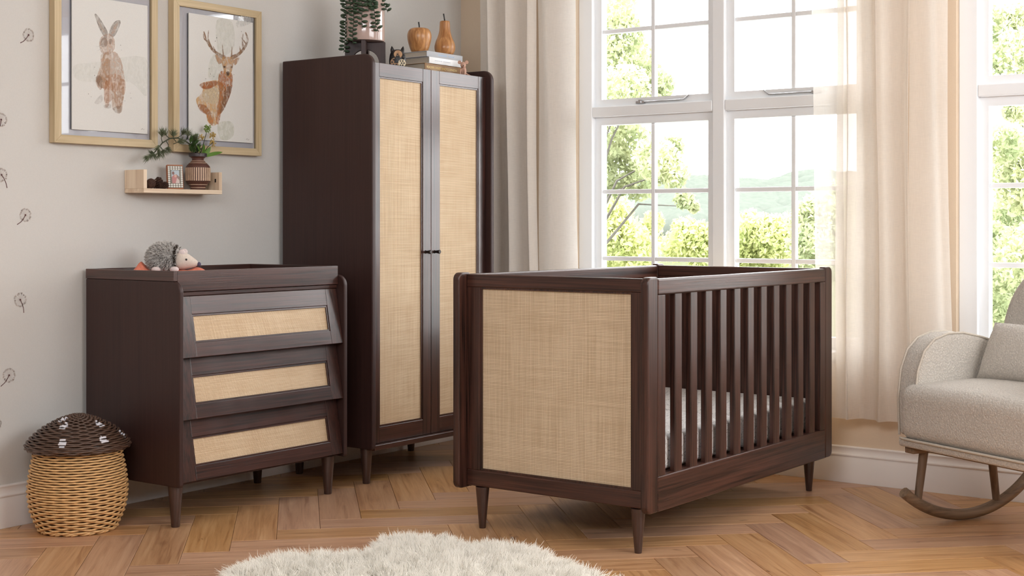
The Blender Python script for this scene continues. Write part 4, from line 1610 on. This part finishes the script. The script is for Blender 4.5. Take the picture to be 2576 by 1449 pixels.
def leaf_vf(base, tip, width, nrm, curl=0.2, n=8):
    base, tip = Vector(base), Vector(tip)
    d = tip - base
    l = d.length
    d.normalize()
    s = d.cross(Vector(nrm)).normalized()
    up = s.cross(d)
    V, F = [], []
    for i in range(n + 1):
        t = i / n
        w = width * math.sin(pi * min(1, t * 0.97 + 0.03)) ** 0.8
        c = base + d * l * t + up * (curl * l * math.sin(pi * t) * 0.3)
        V += [c + s * w + up * w * .15, c - up * w * .05, c - s * w + up * w * .15]
    for i in range(n):
        a = i * 3
        F += [(a, a + 1, a + 4, a + 3), (a + 1, a + 2, a + 5, a + 4)]
    return V, F


lv = thing('leaf_spray', 'bright green pointed leaves at the vase mouth', 'leaf', VC + Vector((0, 0, 0.13)))
for b_, t_, w_ in ((VC + Vector((0.012, -.01, 0.13)), zpt(1960, 598, -0.06), 0.008), (VC + Vector((0.004, -.014, 0.13)), zpt(1610, 440, -0.075), 0.013), (VC + Vector((0, -.014, 0.13)), zpt(1480, 470, -0.08), 0.012), (VC + Vector((0.012, -.012, 0.13)), zpt(1740, 500, -0.07), 0.010)):
    mk('leaf', leaf_vf(b_, t_, w_, (0.3, -0.9, 0.5)), M['bright_leaf'], lv, 180)

# small photo frame, turned slightly to the window
pc = on('z', ST, 441, 475)
pc = Vector((on('y', -0.055, 441, 470).x, -0.055, ST))
pf = thing('photo_frame', 'tiny tan photo frame with patterned inlay on the shelf', 'photo frame', pc)
lean = Matrix.Translation(pc) @ Matrix.Rotation(R(-26), 4, 'Z') @ Matrix.Rotation(R(-9), 4, 'X')
fw_, fh_ = 0.031, 0.096


def pfm(nm, b, mat, bev=0.0008):
    q = box(*b)
    if bev: q = bevel(q, bev, 1)
    return mk(nm, xf(q, lean), mat, pf)


pfm('frame_body', (-fw_, fw_, -0.007, 0.010, 0.0008, fh_), M['tan'])
pfm('inlay_border', (-fw_ + .002, fw_ - .002, -0.0082, -0.0072, 0.004, fh_ - .004), M['inlaygrey'], 0)
dm = []
for r_ in range(11):
    for c_ in range(6):
        if 1 < r_ < 9 and 0 < c_ < 5: continue
        cx_, cz_ = -fw_ + .0062 + c_ * 0.00993, 0.0095 + r_ * 0.0077
        V = [(cx_ - .0046, -.0088, cz_), (cx_, -.0088, cz_ - .0036), (cx_ + .0046, -.0088, cz_), (cx_, -.0088, cz_ + .0036)]
        dm.append((V, [(0, 1, 2, 3)]))
o = mk('inlay_diamonds', xf(join(*dm), lean), M['inlay'], pf)
o['kind'] = 'stuff'
ph = pfm('photo', (-.0155, .0155, -0.0092, -0.0089, 0.022, 0.074), plain('photo_sky', srgb(176, 188, 196), 0.3), 0)
for nm, poly, col in (('photo_shape', [(-.0155, .022), (.0155, .022), (.0155, .048), (.004, .058), (-.0155, .046)], srgb(146, 118, 110)), ('photo_shape', [(-.012, .022), (.004, .022), (.006, .044), (-.004, .056), (-.013, .050)], srgb(184, 120, 116)),
                      ('photo_shape', [(-.013, .058), (-.006, .055), (-.003, .062), (-.006, .069), (-.012, .068)], srgb(122, 84, 76)), ('photo_shape', [(-.004, .046), (.004, .046), (.006, .053), (.001, .058), (-.004, .054)], srgb(206, 164, 146)),
                      ('photo_shape', [(.000, .022), (.0155, .022), (.0155, .034), (.006, .044)], srgb(204, 186, 178))):
    V, F = prism(poly, 'y', -0.00945 - random.uniform(0, .0002), -0.0093)
    mk(nm, xf((V, F), lean), plain('photo_patch', col, 0.35), ph)


# pine cones
def pine_cone(c, r, h, tilt, label, rz=0):
    t = thing('pine_cone', label, 'pine cone', c, group='pine cones on the shelf')
    Mx = Matrix.Translation(Vector(c) + Vector((0, 0, r * 0.98))) @ Matrix.Rotation(rz, 4, 'Z') @ Matrix.Rotation(tilt, 4, 'Y')
    mk('core', xf(ball((0, 0, 0), (r * .62, r * .62, h * .46), 12, 8), Mx), M['cone'], t, 60)
    sc = []
    n = 95
    for k in range(n):
        q = (k + 0.5) / n
        a = k * 2.399963
        zz = (q - 0.5) * h
        rr = r * 0.62 * math.sqrt(max(0.05, 1 - (2 * q - 1) ** 2))
        out = Vector((math.cos(a), math.sin(a), 0.45 + 0.5 * (q - .3)))
        out.normalize()
        p0 = Vector((math.cos(a) * rr * .8, math.sin(a) * rr * .8, zz))
        ln = r * (0.55 if q < .8 else .35)
        s = Vector((-math.sin(a), math.cos(a), 0)) * r * 0.24
        up = out.cross(s).normalized() * r * 0.07
        V = [p0 - s * .4, p0 + s * .4, p0 + out * ln + s - up, p0 + out * ln - s - up, p0 + out * ln + s + up, p0 + out * ln - s + up, p0 + out * ln * 1.12]
        F = [(0, 1, 2, 3), (0, 5, 4, 1), (2, 4, 6), (3, 6, 5), (2, 6, 3), (4, 5, 6), (1, 4, 2), (0, 3, 5)]
        sc.append((V, F))
    o = mk('scales', xf(join(*sc), Mx), M['cone'], t)
    o['kind'] = 'stuff'


def shelfpt(px, y): return Vector((on('y', y, px, 470).x, y, ST))


pine_cone(shelfpt(378, -0.058), 0.018, 0.046, R(70), 'fat brown pine cone lying beside the shelf end', 0.6)
pine_cone(shelfpt(398, -0.030), 0.018, 0.050, R(8), 'tallest brown pine cone, standing at the back of the shelf')
pine_cone(shelfpt(411, -0.058), 0.014, 0.034, R(80), 'small brown pine cone tucked against the photo frame', -0.5)

# ------------------------------------------------------------------ plush hedgehog on a coral blanket
HX = Vector((-2.022, -0.208, 0.842))
bl = thing('blanket', 'crumpled coral muslin blanket in the changing tray', 'blanket', HX)
V, F = [], []
nb_, ns_ = 10, 40
for j in range(nb_ + 1):
    for i in range(ns_ + 1):
        u = i / ns_ * 2 - 1
        v = j / nb_ * 2 - 1
        e = (1 - abs(u) ** 3) * (1 - v * v)
        z = 0.0025 + (0.050 + 0.020 * min(1, abs(u) / 0.6) ** 3) * max(0, e) ** 0.35 + 0.006 * math.sin(9 * u + 3 * v) * math.sin(4 * v + u * 5) * (e > 0.02)
        z += 0.022 * math.exp(-((u + 0.60) / 0.11) ** 2) * max(0, 1 - v * v)
        z += 0.004 * math.exp(-((u - 0.80) / 0.14) ** 2) * max(0, 1 - v * v)
        P = HX + RT * (u * 0.168 - 0.006) + FW * (v * 0.085 + 0.0) + Vector((0, 0, z))
        V.append(P)
for j in range(nb_):
    for i in range(ns_):
        a = j * (ns_ + 1) + i
        F.append((a, a + 1, a + ns_ + 2, a + ns_ + 1))
mk('muslin', (V, F), M['coral'], bl, 180)

hh = thing('plush_hedgehog', 'grey plush hedgehog with a cream face lying on the blanket', 'soft toy', HX + Vector((0, 0, 0.045)))
rotR = Matrix((( RT.x, FW.x, 0), (RT.y, FW.y, 0), (0, 0, 1)))       # local x = picture right, y = away
HB = HX + Vector((0, 0, 0.052))


def hp(x, y, z): return HB + RT * x + FW * y + Vector((0, 0, z))


mk('body', ball(hp(-0.022, 0, 0.050), (0.062, 0.056, 0.055), 28, 18, rotR), M['greyfur'], hh, 180)
face = lathe([(0.0, 0.064), (0.006, 0.062), (0.012, 0.056), (0.020, 0.040), (0.029, 0.020), (0.034, 0.004), (0.034, -0.012), (0.022, -0.022)][::-1], 24)
Mf = Matrix.Translation(hp(0.044, -0.004, 0.040)) @ rotR.to_4x4() @ Matrix.Rotation(R(102), 4, 'Y')
mk('face', xf(face, Mf), M['plush'], hh, 180)
mk('nose', ball(hp(0.109, -0.004, 0.026), (0.0075, 0.0085, 0.0085), 14, 10, rotR), M['nose'], hh, 180)
mk('eye', ball(hp(0.067, -0.030, 0.044), 0.0042, 12, 8), M['eye'], hh, 180)
mk('eye', ball(hp(0.067, 0.024, 0.044), 0.0042, 12, 8), M['eye'], hh, 180)
mk('ear', ball(hp(0.048, -0.022, 0.070), (0.013, 0.005, 0.012), 14, 10, rotR), M['plushpink'], hh, 180)
mk('ear', ball(hp(0.048, 0.020, 0.072), (0.013, 0.005, 0.012), 14, 10, rotR), M['plushpink'], hh, 180)
for x in (-0.040, 0.028):
    mk('paw', ball(hp(x, -0.052, 0.008), (0.017, 0.016, 0.011), 14, 10, rotR), M['plushpink'], hh, 180)


def plush_hair():
    n = 5200
    v = rng.normal(0, 1, (n, 3))
    v /= np.linalg.norm(v, axis=1)[:, None]
    v = v[v[:, 2] > -0.75]
    sc = np.array([0.061, 0.055, 0.054])
    Rm = np.array(rotR)
    c = np.array(hp(-0.022, 0, 0.050))
    front = v[:, 0] > 0.80
    roots = (v * sc) @ Rm.T + c
    nr = v / sc
    nr /= np.linalg.norm(nr, axis=1)[:, None]
    d = nr + np.array([-0.7, 0, 0.0]) * 0.6 + rng.normal(0, .3, nr.shape)
    d /= np.linalg.norm(d, axis=1)[:, None]
    d = d @ Rm.T
    ln = rng.uniform(0.009, 0.015, len(v))
    dk = rng.uniform(0, 1, len(v)) < 0.30
    lt = plain('pale_grey_plush_fibre', srgb(224, 219, 214), 0.95)
    gr = plain('dark_grey_plush_fibre', srgb(128, 120, 114), 0.95)
    for sel, m_, nm in ((~dk & ~front, lt, 'pale_fur'), (dk & ~front, gr, 'dark_fur')):
        hair(nm, roots[sel], d[sel], ln[sel], m_, hh, 0.0009, 4, 0.1, None, 0.0015)
    # brown collar behind the face
    a = rng.uniform(0, 2 * pi, 900)
    vr = np.stack([np.full(900, 0.70) + rng.normal(0, .05, 900), np.cos(a) * 0.70, np.sin(a) * 0.70], 1)
    roots = (vr * sc) @ Rm.T + c
    d = np.stack([np.full(900, .35), np.cos(a), np.sin(a)], 1) + rng.normal(0, .2, (900, 3))
    d /= np.linalg.norm(d, axis=1)[:, None]
    hair('collar_fur', roots, d @ Rm.T, rng.uniform(.008, .013, 900), M['darkfur'], hh, 0.0010, 4, 0.1, None, 0.0015)


plush_hair()

# ------------------------------------------------------------------ on top of the wardrobe
WT = 1.7345
SCN = Vector((on('y', -0.30, 919, 100).x, -0.30, WT))
stn = thing('plant_stand', 'dark wooden crossed-board plant stand with arched cut-outs', 'plant stand', SCN)


def arch_board(half, h, r, cz):
    p = [(-half, 0), (-r, 0)] + [(-r, cz)] + arcpts(0, cz, r, 180, 0, 14)[1:] + [(r, 0), (half, 0), (half, h), (-half, h)]
    return p


for k, (dx, dy, nm) in enumerate(((RT, FW, 'cross_board'), (FW, RT, 'cross_board'))):
    V, F = prism(arch_board(0.086, 0.114 - 0.0002 * k, 0.060, 0.022), 'y', -0.009, 0.009)
    B = Matrix(((dx.x, dy.x, 0), (dx.y, dy.y, 0), (0, 0, 1))).to_4x4()
    mk(nm, bevel(xf((V, F), Matrix.Translation(SCN) @ B), 0.0012, 1), M['pz'], stn)
PZ = WT + 0.1145
pp = thing('potted_plant', 'trailing string-of-leaves plant in a glossy blush pot', 'potted plant', (SCN.x, SCN.y, PZ))
pr = 0.083
potp = [(0.070, 0), (0.0815, 0.002), (pr, 0.008), (pr, 0.205), (0.0815, 0.208), (0.078, 0.207), (0.077, 0.196), (0.02, 0.193)]
mk('pot', lathe(potp, 56, (SCN.x, SCN.y, PZ)), M['pot'], pp, 40)
mk('soil', lathe([(0.0768, 0.18), (0.0768, 0.196), (0.03, 0.200)], 40, (SCN.x, SCN.y, PZ)), plain('potting_soil', srgb(52, 40, 32), 0.95, 200, 0.3), pp)
leaf_me = None


def plant_leaf(loc, direction, size, parent):
    global leaf_me
    if leaf_me is None:
        V, F = ball((0, 0, 0), (0.36, 0.5, 0.22), 8, 6)
        V = [Vector((v.x, v.y + 0.5, v.z)) for v in V]
        leaf_me = bpy.data.meshes.new('leaf')
        leaf_me.from_pydata([tuple(v) for v in V], [], F)
        leaf_me.materials.append(M['leaf'])
        leaf_me.shade_smooth()
    o = bpy.data.objects.new('leaf', leaf_me)
    COL.objects.link(o)
    o.parent = parent
    o.location = Vector(loc) - ORG[parent.name]
    o.rotation_mode = 'QUATERNION'
    o.rotation_quaternion = Vector(direction).to_track_quat('Y', 'Z')
    o.scale = (size, size, size)


def strand(px_path, rim_ang, depth_off, nleaf, size=0.025):
    nleaf = int(nleaf * 1.25)
    """hangs from the soil over the rim; path continues in picture pixels on a plane just outside the pot"""
    a = rim_ang
    dirv = RT * math.cos(a) - FW * math.sin(a)     # outward on the camera side
    c = Vector((SCN.x, SCN.y, PZ))
    pts = [c + dirv * 0.045 + Vector((0, 0, 0.20)), c + dirv * 0.07 + Vector((0, 0, 0.222)), c + dirv * (pr + 0.008) + Vector((0, 0, 0.214))]
    dep = (c + dirv * (pr + depth_off) - CAM).dot(FW)
    for px, py in px_path:
        pts.append(at(px, py, dep))
    s = mk('strand', tube(pts, 0.0013, 5), M['stem'], pp, 60)
    # walk along
    seg = [(pts[i + 1] - pts[i]).length for i in range(len(pts) - 1)]
    tot = sum(seg)
    for k in range(nleaf):
        d = tot * (0.02 + 0.97 * (k + 0.5) / nleaf)
        i = 0
        while i < len(seg) - 1 and d > seg[i]:
            d -= seg[i]
            i += 1
        P = pts[i] + (pts[i + 1] - pts[i]) * (d / seg[i])
        T = (pts[i + 1] - pts[i]).normalized()
        sd = RT * (1 if k % 2 else -1)
        dv = sd + Vector((0, 0, 0.1)) + FW * random.uniform(-.8, .5) - T * random.uniform(-.2, .5)
        plant_leaf(P, dv, size * random.uniform(.8, 1.15), s)


strand([(872, 25), (869, 60), (868, 95), (865, 132)], pi - 0.25, 0.014, 34)
strand([(889, 20), (890, 50), (887, 80), (888, 112)], pi - 0.95, 0.014, 26)
strand([(880, 14), (879, 30), (881, 44)], pi - 0.60, 0.012, 13)
strand([(911, 20), (910, 45), (911, 72)], pi - 1.45, 0.012, 16)
strand([(900, 8), (903, 24), (900, 36)], pi - 1.25, 0.012, 12)
strand([(925, 8), (928, 22), (926, 30)], 1.45, 0.012, 12)
strand([(940, 16), (943, 40), (945, 62), (953, 80)], 1.15, 0.012, 22)
strand([(936, 6), (938, 20), (934, 28)], 1.3, 0.012, 11)
strand([(958, 6), (966, 12), (972, 22), (976, 31)], 0.35, 0.014, 15)
crown_ = []
for k in range(60):
    a = random.uniform(0, 2 * pi)
    q = 0.085 * math.sqrt(random.random())
    P = Vector((SCN.x + q * math.cos(a), SCN.y + q * math.sin(a), PZ + 0.20 + random.uniform(0, 0.03)))
    plant_leaf(P, Vector((random.uniform(-1, 1), random.uniform(-1, 1), random.uniform(-.2, .8))), 0.02, pp)


# books
def book(name, x0, x1, yf, yb, z0, z1, cover, label, ang=0):
    ct = 0.0025
    b = thing(name, label, 'book', ((x0 + x1) / 2, yf, z0), group='stack of books on the wardrobe')
    Mx = Matrix.Translation(((x0 + x1) / 2, yf, 0)) @ Matrix.Rotation(ang, 4, 'Z') @ Matrix.Translation((-(x0 + x1) / 2, -yf, 0))
    mk('cover_board', xf(bevel(box(x0, x1, yf + .002, yb, z1 - ct, z1), 0.0008, 1), Mx), cover, b)
    mk('cover_board', xf(bevel(box(x0, x1, yf + .002, yb, z0, z0 + ct), 0.0008, 1), Mx), cover, b)
    mk('spine', xf(bevel(box(x0, x1, yf, yf + 0.004, z0, z1), 0.0015, 2), Mx), cover, b, 40)
    mk('page_block', xf(box(x0 + 0.004, x1 - 0.004, yf + 0.0045, yb - 0.004, z0 + ct, z1 - ct), Mx), M['pages'], b)
    return b, Mx


def lettering(txt, size, x, y, z, mat, parent, Mx, sx=1.0):
    cu = bpy.data.curves.new('lettering', 'FONT')
    cu.body = txt
    cu.size = size
    cu.extrude = 0.00015
    cu.align_x = 'LEFT'
    cu.materials.append(mat)
    o = bpy.data.objects.new('lettering', cu)
    COL.objects.link(o)
    o.parent = parent
    Mo = Mx @ Matrix.Translation((x, y, z)) @ Matrix.Rotation(pi / 2, 4, 'X') @ Matrix.Diagonal((sx, 1, 1, 1))
    bpy.context.view_layer.update()
    me = bpy.data.meshes.new_from_object(o)
    bpy.data.objects.remove(o)
    me.transform(Matrix.Translation(-ORG[parent.name]) @ Mo)
    o = bpy.data.objects.new('lettering', me)
    COL.objects.link(o)
    o.parent = parent
    o['kind'] = 'stuff'
    return o


yb_ = -0.40
b1, m1 = book('book', -0.763, -0.508, yb_, yb_ + 0.19, WT, WT + 0.0460, M['booktan'], 'brown hardback with gold lettering, bottom of the book stack')
lettering("READERS DIGEST ENCYCLOPAEDIA", 0.0145, -0.752, yb_ - 0.0003, WT + 0.0245, M['gold'], b1, m1, 0.93)
lettering("OF GARDEN PLANTS", 0.0095, -0.722, yb_ - 0.0003, WT + 0.0125, M['gold'], b1, m1, 1.0)
z2 = WT + 0.0463
b2, m2 = book('book', -0.738, -0.503, yb_ - 0.004, yb_ + 0.185, z2, z2 + 0.0290, M['bookwhite'], 'glossy white book in the middle of the book stack')
z3 = z2 + 0.0293
b3, m3 = book('book', -0.751, -0.498, yb_ - 0.001, yb_ + 0.188, z3, z3 + 0.0250, M['bookgrey'], 'grey cloth book on top of the book stack')
for parent_, mx_, mat_x, rows in ((b2, m2, M['silver'], [(-0.700, -0.648, z2 + .012, z2 + .017), (-0.640, -0.590, z2 + .012, z2 + .017)]), (b3, m3, M['bluefoil'], [(-0.672, -0.615, z3 + .009, z3 + .016), (-0.600, -0.560, z3 + .009, z3 + .015)])):
    q = []
    yy = yb_ - (0.0044 if parent_ is b2 else 0.0014)
    for x0_, x1_, za, zb in rows:              # unreadable title: short blurred marks
        x = x0_
        while x < x1_:
            w = random.uniform(.003, .006)
            q.append(box(x, x + w, yy, yy + 0.0006, za, zb))
            x += w + 0.0022
    o = mk('title_marks', xf(join(*q), mx_), mat_x, parent_)
    o['kind'] = 'stuff'
BT = z3 + 0.0252

# wooden fruit
def fruit(name, label, px, y, prof, stem):
    c = Vector((on('y', y, px, 120).x, y, BT))
    t = thing(name, label, 'ornament', c)
    pr_ = smooth_loop_open(prof)
    mk('body', lathe(pr_, 36, c), M['fruit'], t, 60)
    mk('stalk', tube([c + Vector(s) for s in stem], [0.0035, 0.003, 0.0034], 8), M['black'], t, 60)
    return t


def smooth_loop_open(p, k=4):
    out = []
    n = len(p)
    for i in range(n - 1):
        p0, p1, p2, p3 = [np.array(p[min(n - 1, max(0, i + d))]) for d in (-1, 0, 1, 2)]
        for t in np.linspace(0, 1, k, endpoint=False):
            q = 0.5 * ((2 * p1) + (-p0 + p2) * t + (2 * p0 - 5 * p1 + 4 * p2 - p3) * t * t + (-p0 + 3 * p1 - 3 * p2 + p3) * t ** 3)
            out.append((max(0.0005, float(q[0])), float(q[1])))
    out.append(tuple(p[-1]))
    return out


fruit('wooden_apple', 'polished wooden apple on the book stack', 1055, -0.325,
      [(0.026, 0), (0.036, 0.004), (0.046, 0.030), (0.0535, 0.062), (0.0525, 0.085), (0.044, 0.102), (0.030, 0.108), (0.014, 0.106), (0.004, 0.100)],
      [(0, 0, 0.099), (-0.001, 0, 0.118), (-0.005, 0, 0.136)])
fruit('wooden_pear', 'polished wooden pear on the book stack', 1119, -0.345,
      [(0.026, 0), (0.036, 0.003), (0.045, 0.020), (0.0475, 0.038), (0.043, 0.060), (0.033, 0.085), (0.0255, 0.112), (0.0235, 0.140), (0.0225, 0.152), (0.019, 0.156), (0.006, 0.155)],
      [(0, 0, 0.154), (-0.004, 0, 0.172), (-0.009, 0, 0.189)])

# owl
oc = Vector((on('y', -0.430, 1000, 150).x, -0.430, WT))
ow = thing('owl_figurine', 'small black owl figurine with carved wood face', 'figurine', oc)
mk('body', lathe(smooth_loop_open([(0.020, 0), (0.031, 0.006), (0.036, 0.026), (0.034, 0.050), (0.029, 0.066), (0.018, 0.077), (0.004, 0.080)]), 28, oc), M['owl'], ow, 60)


def op(x, y, z): return oc + RT * x + FW * y + Vector((0, 0, z))


for s, tw in ((-1, 0.0), (1, 0.0)):
    mk('ear', xf(lathe([(0.0095, -0.012), (0.008, 0.004), (0.004, 0.013), (0.001, 0.018)], 12), Matrix.Translation(op(s * 0.0215, -0.002, 0.076)) @ Matrix.Rotation(s * 0.25, 4, 'Y')), M['owl'], ow, 60)


def disc(c, nrm, r, t, n=24):
    q = Vector(nrm).to_track_quat('Z', 'Y').to_matrix().to_4x4()
    return xf(lathe([(r * .94, 0), (r, t * .4), (r * .92, t), (r * .3, t * 1.05)], n), Matrix.Translation(c) @ q)


fd = mk('face_disc', disc(op(0.004, -0.026, 0.055), -FW + RT * 0.12 + Vector((0, 0, .1)), 0.0185, 0.006), M['slice'], ow, 60)
mk('pupil', disc(op(0.003, -0.0335, 0.055), -FW, 0.0038, 0.002, 12), M['black'], fd)
mk('pupil_ring', disc(op(0.003, -0.0320, 0.055), -FW, 0.0062, 0.002, 14), M['slice'], fd)
mk('wing', ball(op(0.026, -0.022, 0.046), (0.009, 0.007, 0.013), 12, 8, rotR), M['owl'], ow, 60)
for (x, z, r) in ((-0.008, 0.022, 0.020), (0.020, 0.018, 0.017)):
    d = mk('breast_disc', disc(op(x, -0.028, z), -FW + RT * x * 8, r, 0.006), M['slice'] if x < 0 else M['creamdot'], ow, 60)
    for k in range(7):
        a = k * pi / 3
        rr = 0 if k == 6 else r * 0.6
        mk('seed_hole', disc(op(x + rr * math.cos(a), -0.0345 if x < 0 else -0.0330, z + rr * math.sin(a)), -FW + RT * x * 8, r * 0.2, 0.0024, 10), M['black'], d)

# mouse
mc = Vector((on('y', -0.452, 1164, 185).x, -0.452, WT))
mo = thing('mouse_figurine', 'little rose clay mouse figurine beside the books', 'figurine', mc)


def mp_(x, y, z): return mc + RT * x + FW * y + Vector((0, 0, z))


mk('body', ball(mp_(0.004, 0, 0.022), (0.013, 0.012, 0.024), 14, 10, rotR), M['mouse'], mo, 60)
mk('head', ball(mp_(0.002, -0.006, 0.050), (0.0125, 0.013, 0.0145), 14, 10, rotR), M['mouse'], mo, 60)
mk('snout', ball(mp_(0.004, -0.018, 0.044), (0.0065, 0.008, 0.006), 12, 8, rotR), M['mouse'], mo, 60)
mk('nose', ball(mp_(0.0045, -0.0255, 0.0445), 0.0022, 8, 6), M['black'], mo)
for s in (-1, 1):
    mk('ear', disc(mp_(0.002 + s * 0.0155, -0.004, 0.062), -FW + RT * s * 0.2, 0.0085, 0.004), M['mouse'], mo, 60)
    mk('paw', tube([mp_(s * 0.008, -0.010, 0.030), mp_(s * 0.010, -0.016, 0.014), mp_(s * 0.009, -0.016, 0.003)], [0.0045, 0.004, 0.005], 8), M['mouse'], mo, 60)
mk('tail', tube([mp_(0.014, 0, 0.012), mp_(0.022, 0, 0.008), mp_(0.032, -0.004, 0.003), mp_(0.036, -0.006, 0.0025)], [0.0035, 0.003, 0.0025, 0.0015], 8), M['mouse'], mo, 60)

# ------------------------------------------------------------------ outside the windows
GZ = -1.6


def ground_h(dep, lat):
    x, y = CAM.x + FW.x * dep + RT.x * lat, CAM.y + FW.y * dep + RT.y * lat
    h = GZ + 0.25 * math.sin(x * .21) * math.cos(y * .17)
    if dep > 90:
        k = min(1, (dep - 90) / 120)
        h += k * (6.6 + 1.6 * math.sin(lat * 0.045 + 0.6) + 1.0 * math.sin(lat * .11 + 2) + 0.4 * math.sin(lat * .31))
    return Vector((x, y, h))


def terrain():
    V, F = [], []
    nx, ny = 90, 50
    for j in range(ny + 1):
        dep = 9 + 420 * (j / ny) ** 2.0
        for i in range(nx + 1):
            V.append(ground_h(dep, (i / nx - 0.5) * (60 + dep * 1.6) + dep * 0.12))
    for j in range(ny):
        for i in range(nx):
            a = j * (nx + 1) + i
            F.append((a, a + 1, a + nx + 2, a + nx + 1))
    return V, F


M['field'] = leaf_mat('pale_meadow', (0.078, 0.086, 0.045), (0.095, 0.10, 0.062), 0.0)
M['tree'] = leaf_mat('sunlit_foliage', (0.27, 0.32, 0.17), (0.52, 0.54, 0.33), 0.5)
M['tree2'] = leaf_mat('yellow_green_foliage', (0.42, 0.47, 0.20), (0.60, 0.62, 0.31), 0.5)
M['bark'] = plain('grey_bark', (0.06, 0.055, 0.045), 0.9, 20, 0.2)
M['hill'] = leaf_mat('hazed_woodland', (0.082, 0.095, 0.079), (0.098, 0.108, 0.092), 0.0)  # distance haze is put into this pale grey-green
te = mk('landscape', terrain(), M['field'], smooth=180)
tag(te, 'pale meadow rising to wooded hills beyond the window', kind='structure')


def tree(name, label, cat_, clumps, depth, leaf, nper, mat, trunk=None, group=None, jitter=0.5):
    """clumps: (px, py, radius px) placed at the tree's own distance with real depth"""
    pos = [at(px, py, depth + random.uniform(-jitter, jitter) * 2) for px, py, r in clumps]
    cx_ = sum(p.x for p in pos) / len(pos)
    cy_ = sum(p.y for p in pos) / len(pos)
    t = thing(name, label, cat_, (cx_, cy_, GZ), group=group)
    V = []
    for (px, py, rpx), c in zip(clumps, pos):
        r = rpx / FPX * depth
        n = int(nper * max(0.4, (rpx / 60) ** 2))
        d = rng.normal(0, 1, (n, 3))
        d /= np.linalg.norm(d, axis=1)[:, None]
        d *= (r * rng.uniform(0.15, 1.08, n) ** 0.45)[:, None]
        V.append(np.array(c)[None] + d)
    P = np.concatenate(V)
    n = len(P)
    a = rng.normal(0, 1, (n, 3))
    a /= np.linalg.norm(a, axis=1)[:, None]
    b = np.cross(a, rng.normal(0, 1, (n, 3)))
    b /= np.linalg.norm(b, axis=1)[:, None]
    s = (leaf * rng.uniform(0.6, 1.3, n))[:, None]
    Q = np.stack([P - a * s, P - b * s * .5, P + a * s, P + b * s * .5], 1).reshape(-1, 3)
    off = np.array(ORG[t.name])
    me = bpy.data.meshes.new('foliage')
    me.from_pydata((Q - off).tolist(), [], np.arange(4 * n).reshape(n, 4).tolist())
    me.materials.append(mat)
    o = bpy.data.objects.new('foliage', me)
    COL.objects.link(o)
    o.parent = t
    o['kind'] = 'stuff'
    top = max(pos, key=lambda p: p.z)
    base = Vector((cx_, cy_, GZ - 0.1))
    if trunk:
        base = Vector(at(trunk[0], 700, depth))
        base.z = GZ - 0.1
        mk('trunk', tube([base, base + (top - base) * 0.35 + Vector((0.1, 0, 0)), base + (top - base) * 0.8], [trunk[1], trunk[1] * .8, trunk[1] * .3], 10), M['bark'], t, 60)
        for c in pos[::2]:
            mk('branch', tube([base + (top - base) * 0.4, (base + (top - base) * 0.6 + c) / 2, c], [trunk[1] * .16, trunk[1] * .09, trunk[1] * .03], 6), M['bark'], t, 60)
    return t


random.seed(11)
tree('tree', 'tall leafy tree beyond the left casement of the cot window', 'tree',
     [(1545, 30, 60), (1570, 90, 55), (1590, 150, 60), (1540, 150, 60), (1620, 190, 50), (1665, 215, 34), (1570, 230, 66), (1640, 245, 45), (1530, 330, 70), (1590, 370, 66), (1650, 400, 55), (1690, 370, 30), (1690, 430, 45), (1545, 440, 60), (1610, 460, 48), (1720, 500, 24), (1745, 520, 16), (1470, 250, 90), (1450, 420, 90), (1440, 80, 80)],
     15, 0.036, 850, M['tree'], (1330, 0.13))
tree('shrub', 'yellow-green shrub low in the left casement', 'shrub',
     [(1535, 560, 60), (1570, 600, 60), (1620, 610, 50), (1550, 530, 45), (1500, 590, 80), (1640, 560, 30), (1600, 640, 60), (1540, 660, 60)], 24, 0.055, 900, M['tree2'], None, 'shrubs outside the cot window')
tree('shrub', 'rounded sunlit bush left of the window mullion', 'shrub',
     [(1735, 600, 50), (1700, 620, 40), (1765, 595, 40), (1720, 575, 30), (1770, 630, 50)], 50, 0.11, 1300, M['tree2'], None, 'shrubs outside the cot window')
tree('shrub', 'broad sunlit bushes right of the window mullion', 'shrub',
     [(1870, 600, 60), (1920, 580, 45), (1960, 600, 60), (1890, 560, 34), (1930, 640, 60), (1862, 640, 45), (1985, 575, 40)], 42, 0.10, 1300, M['tree2'], None, 'shrubs outside the cot window')
tree('shrub', 'tall yellow-green bush behind the sheer curtain edge', 'shrub',
     [(2030, 560, 50), (2060, 530, 50), (2090, 570, 70), (2040, 620, 60), (2110, 500, 50), (2090, 640, 70)], 34, 0.08, 1200, M['tree'], None, 'shrubs outside the cot window')
tree('tree', 'leafy tree filling the window behind the rocking chair', 'tree',
     [(2520, 60, 60), (2560, 130, 60), (2500, 150, 40), (2620, 60, 80), (2520, 360, 50), (2570, 400, 70), (2510, 440, 45), (2620, 250, 80), (2540, 560, 70), (2500, 620, 60), (2590, 640, 80), (2530, 700, 60), (2490, 780, 60), (2560, 480, 60), (2650, 450, 90), (2550, 280, 26)],
     13, 0.033, 850, M['tree'], (2760, 0.13))
# wooded ridge: rows of soft tree crowns on the hills
hv = []
for k in range(420):
    dep = random.uniform(120, 225)
    lat = dep * random.uniform(0.02, 0.30)
    r = random.uniform(1.6, 3.0)
    hv.append(ball(ground_h(dep, lat) + Vector((0, 0, 0.1 * r)), (r * 1.5, r * 1.5, r * .8), 12, 7))
o = mk('hillside_woodland', join(*hv), M['hill'], te, 180)
o['kind'] = 'stuff'
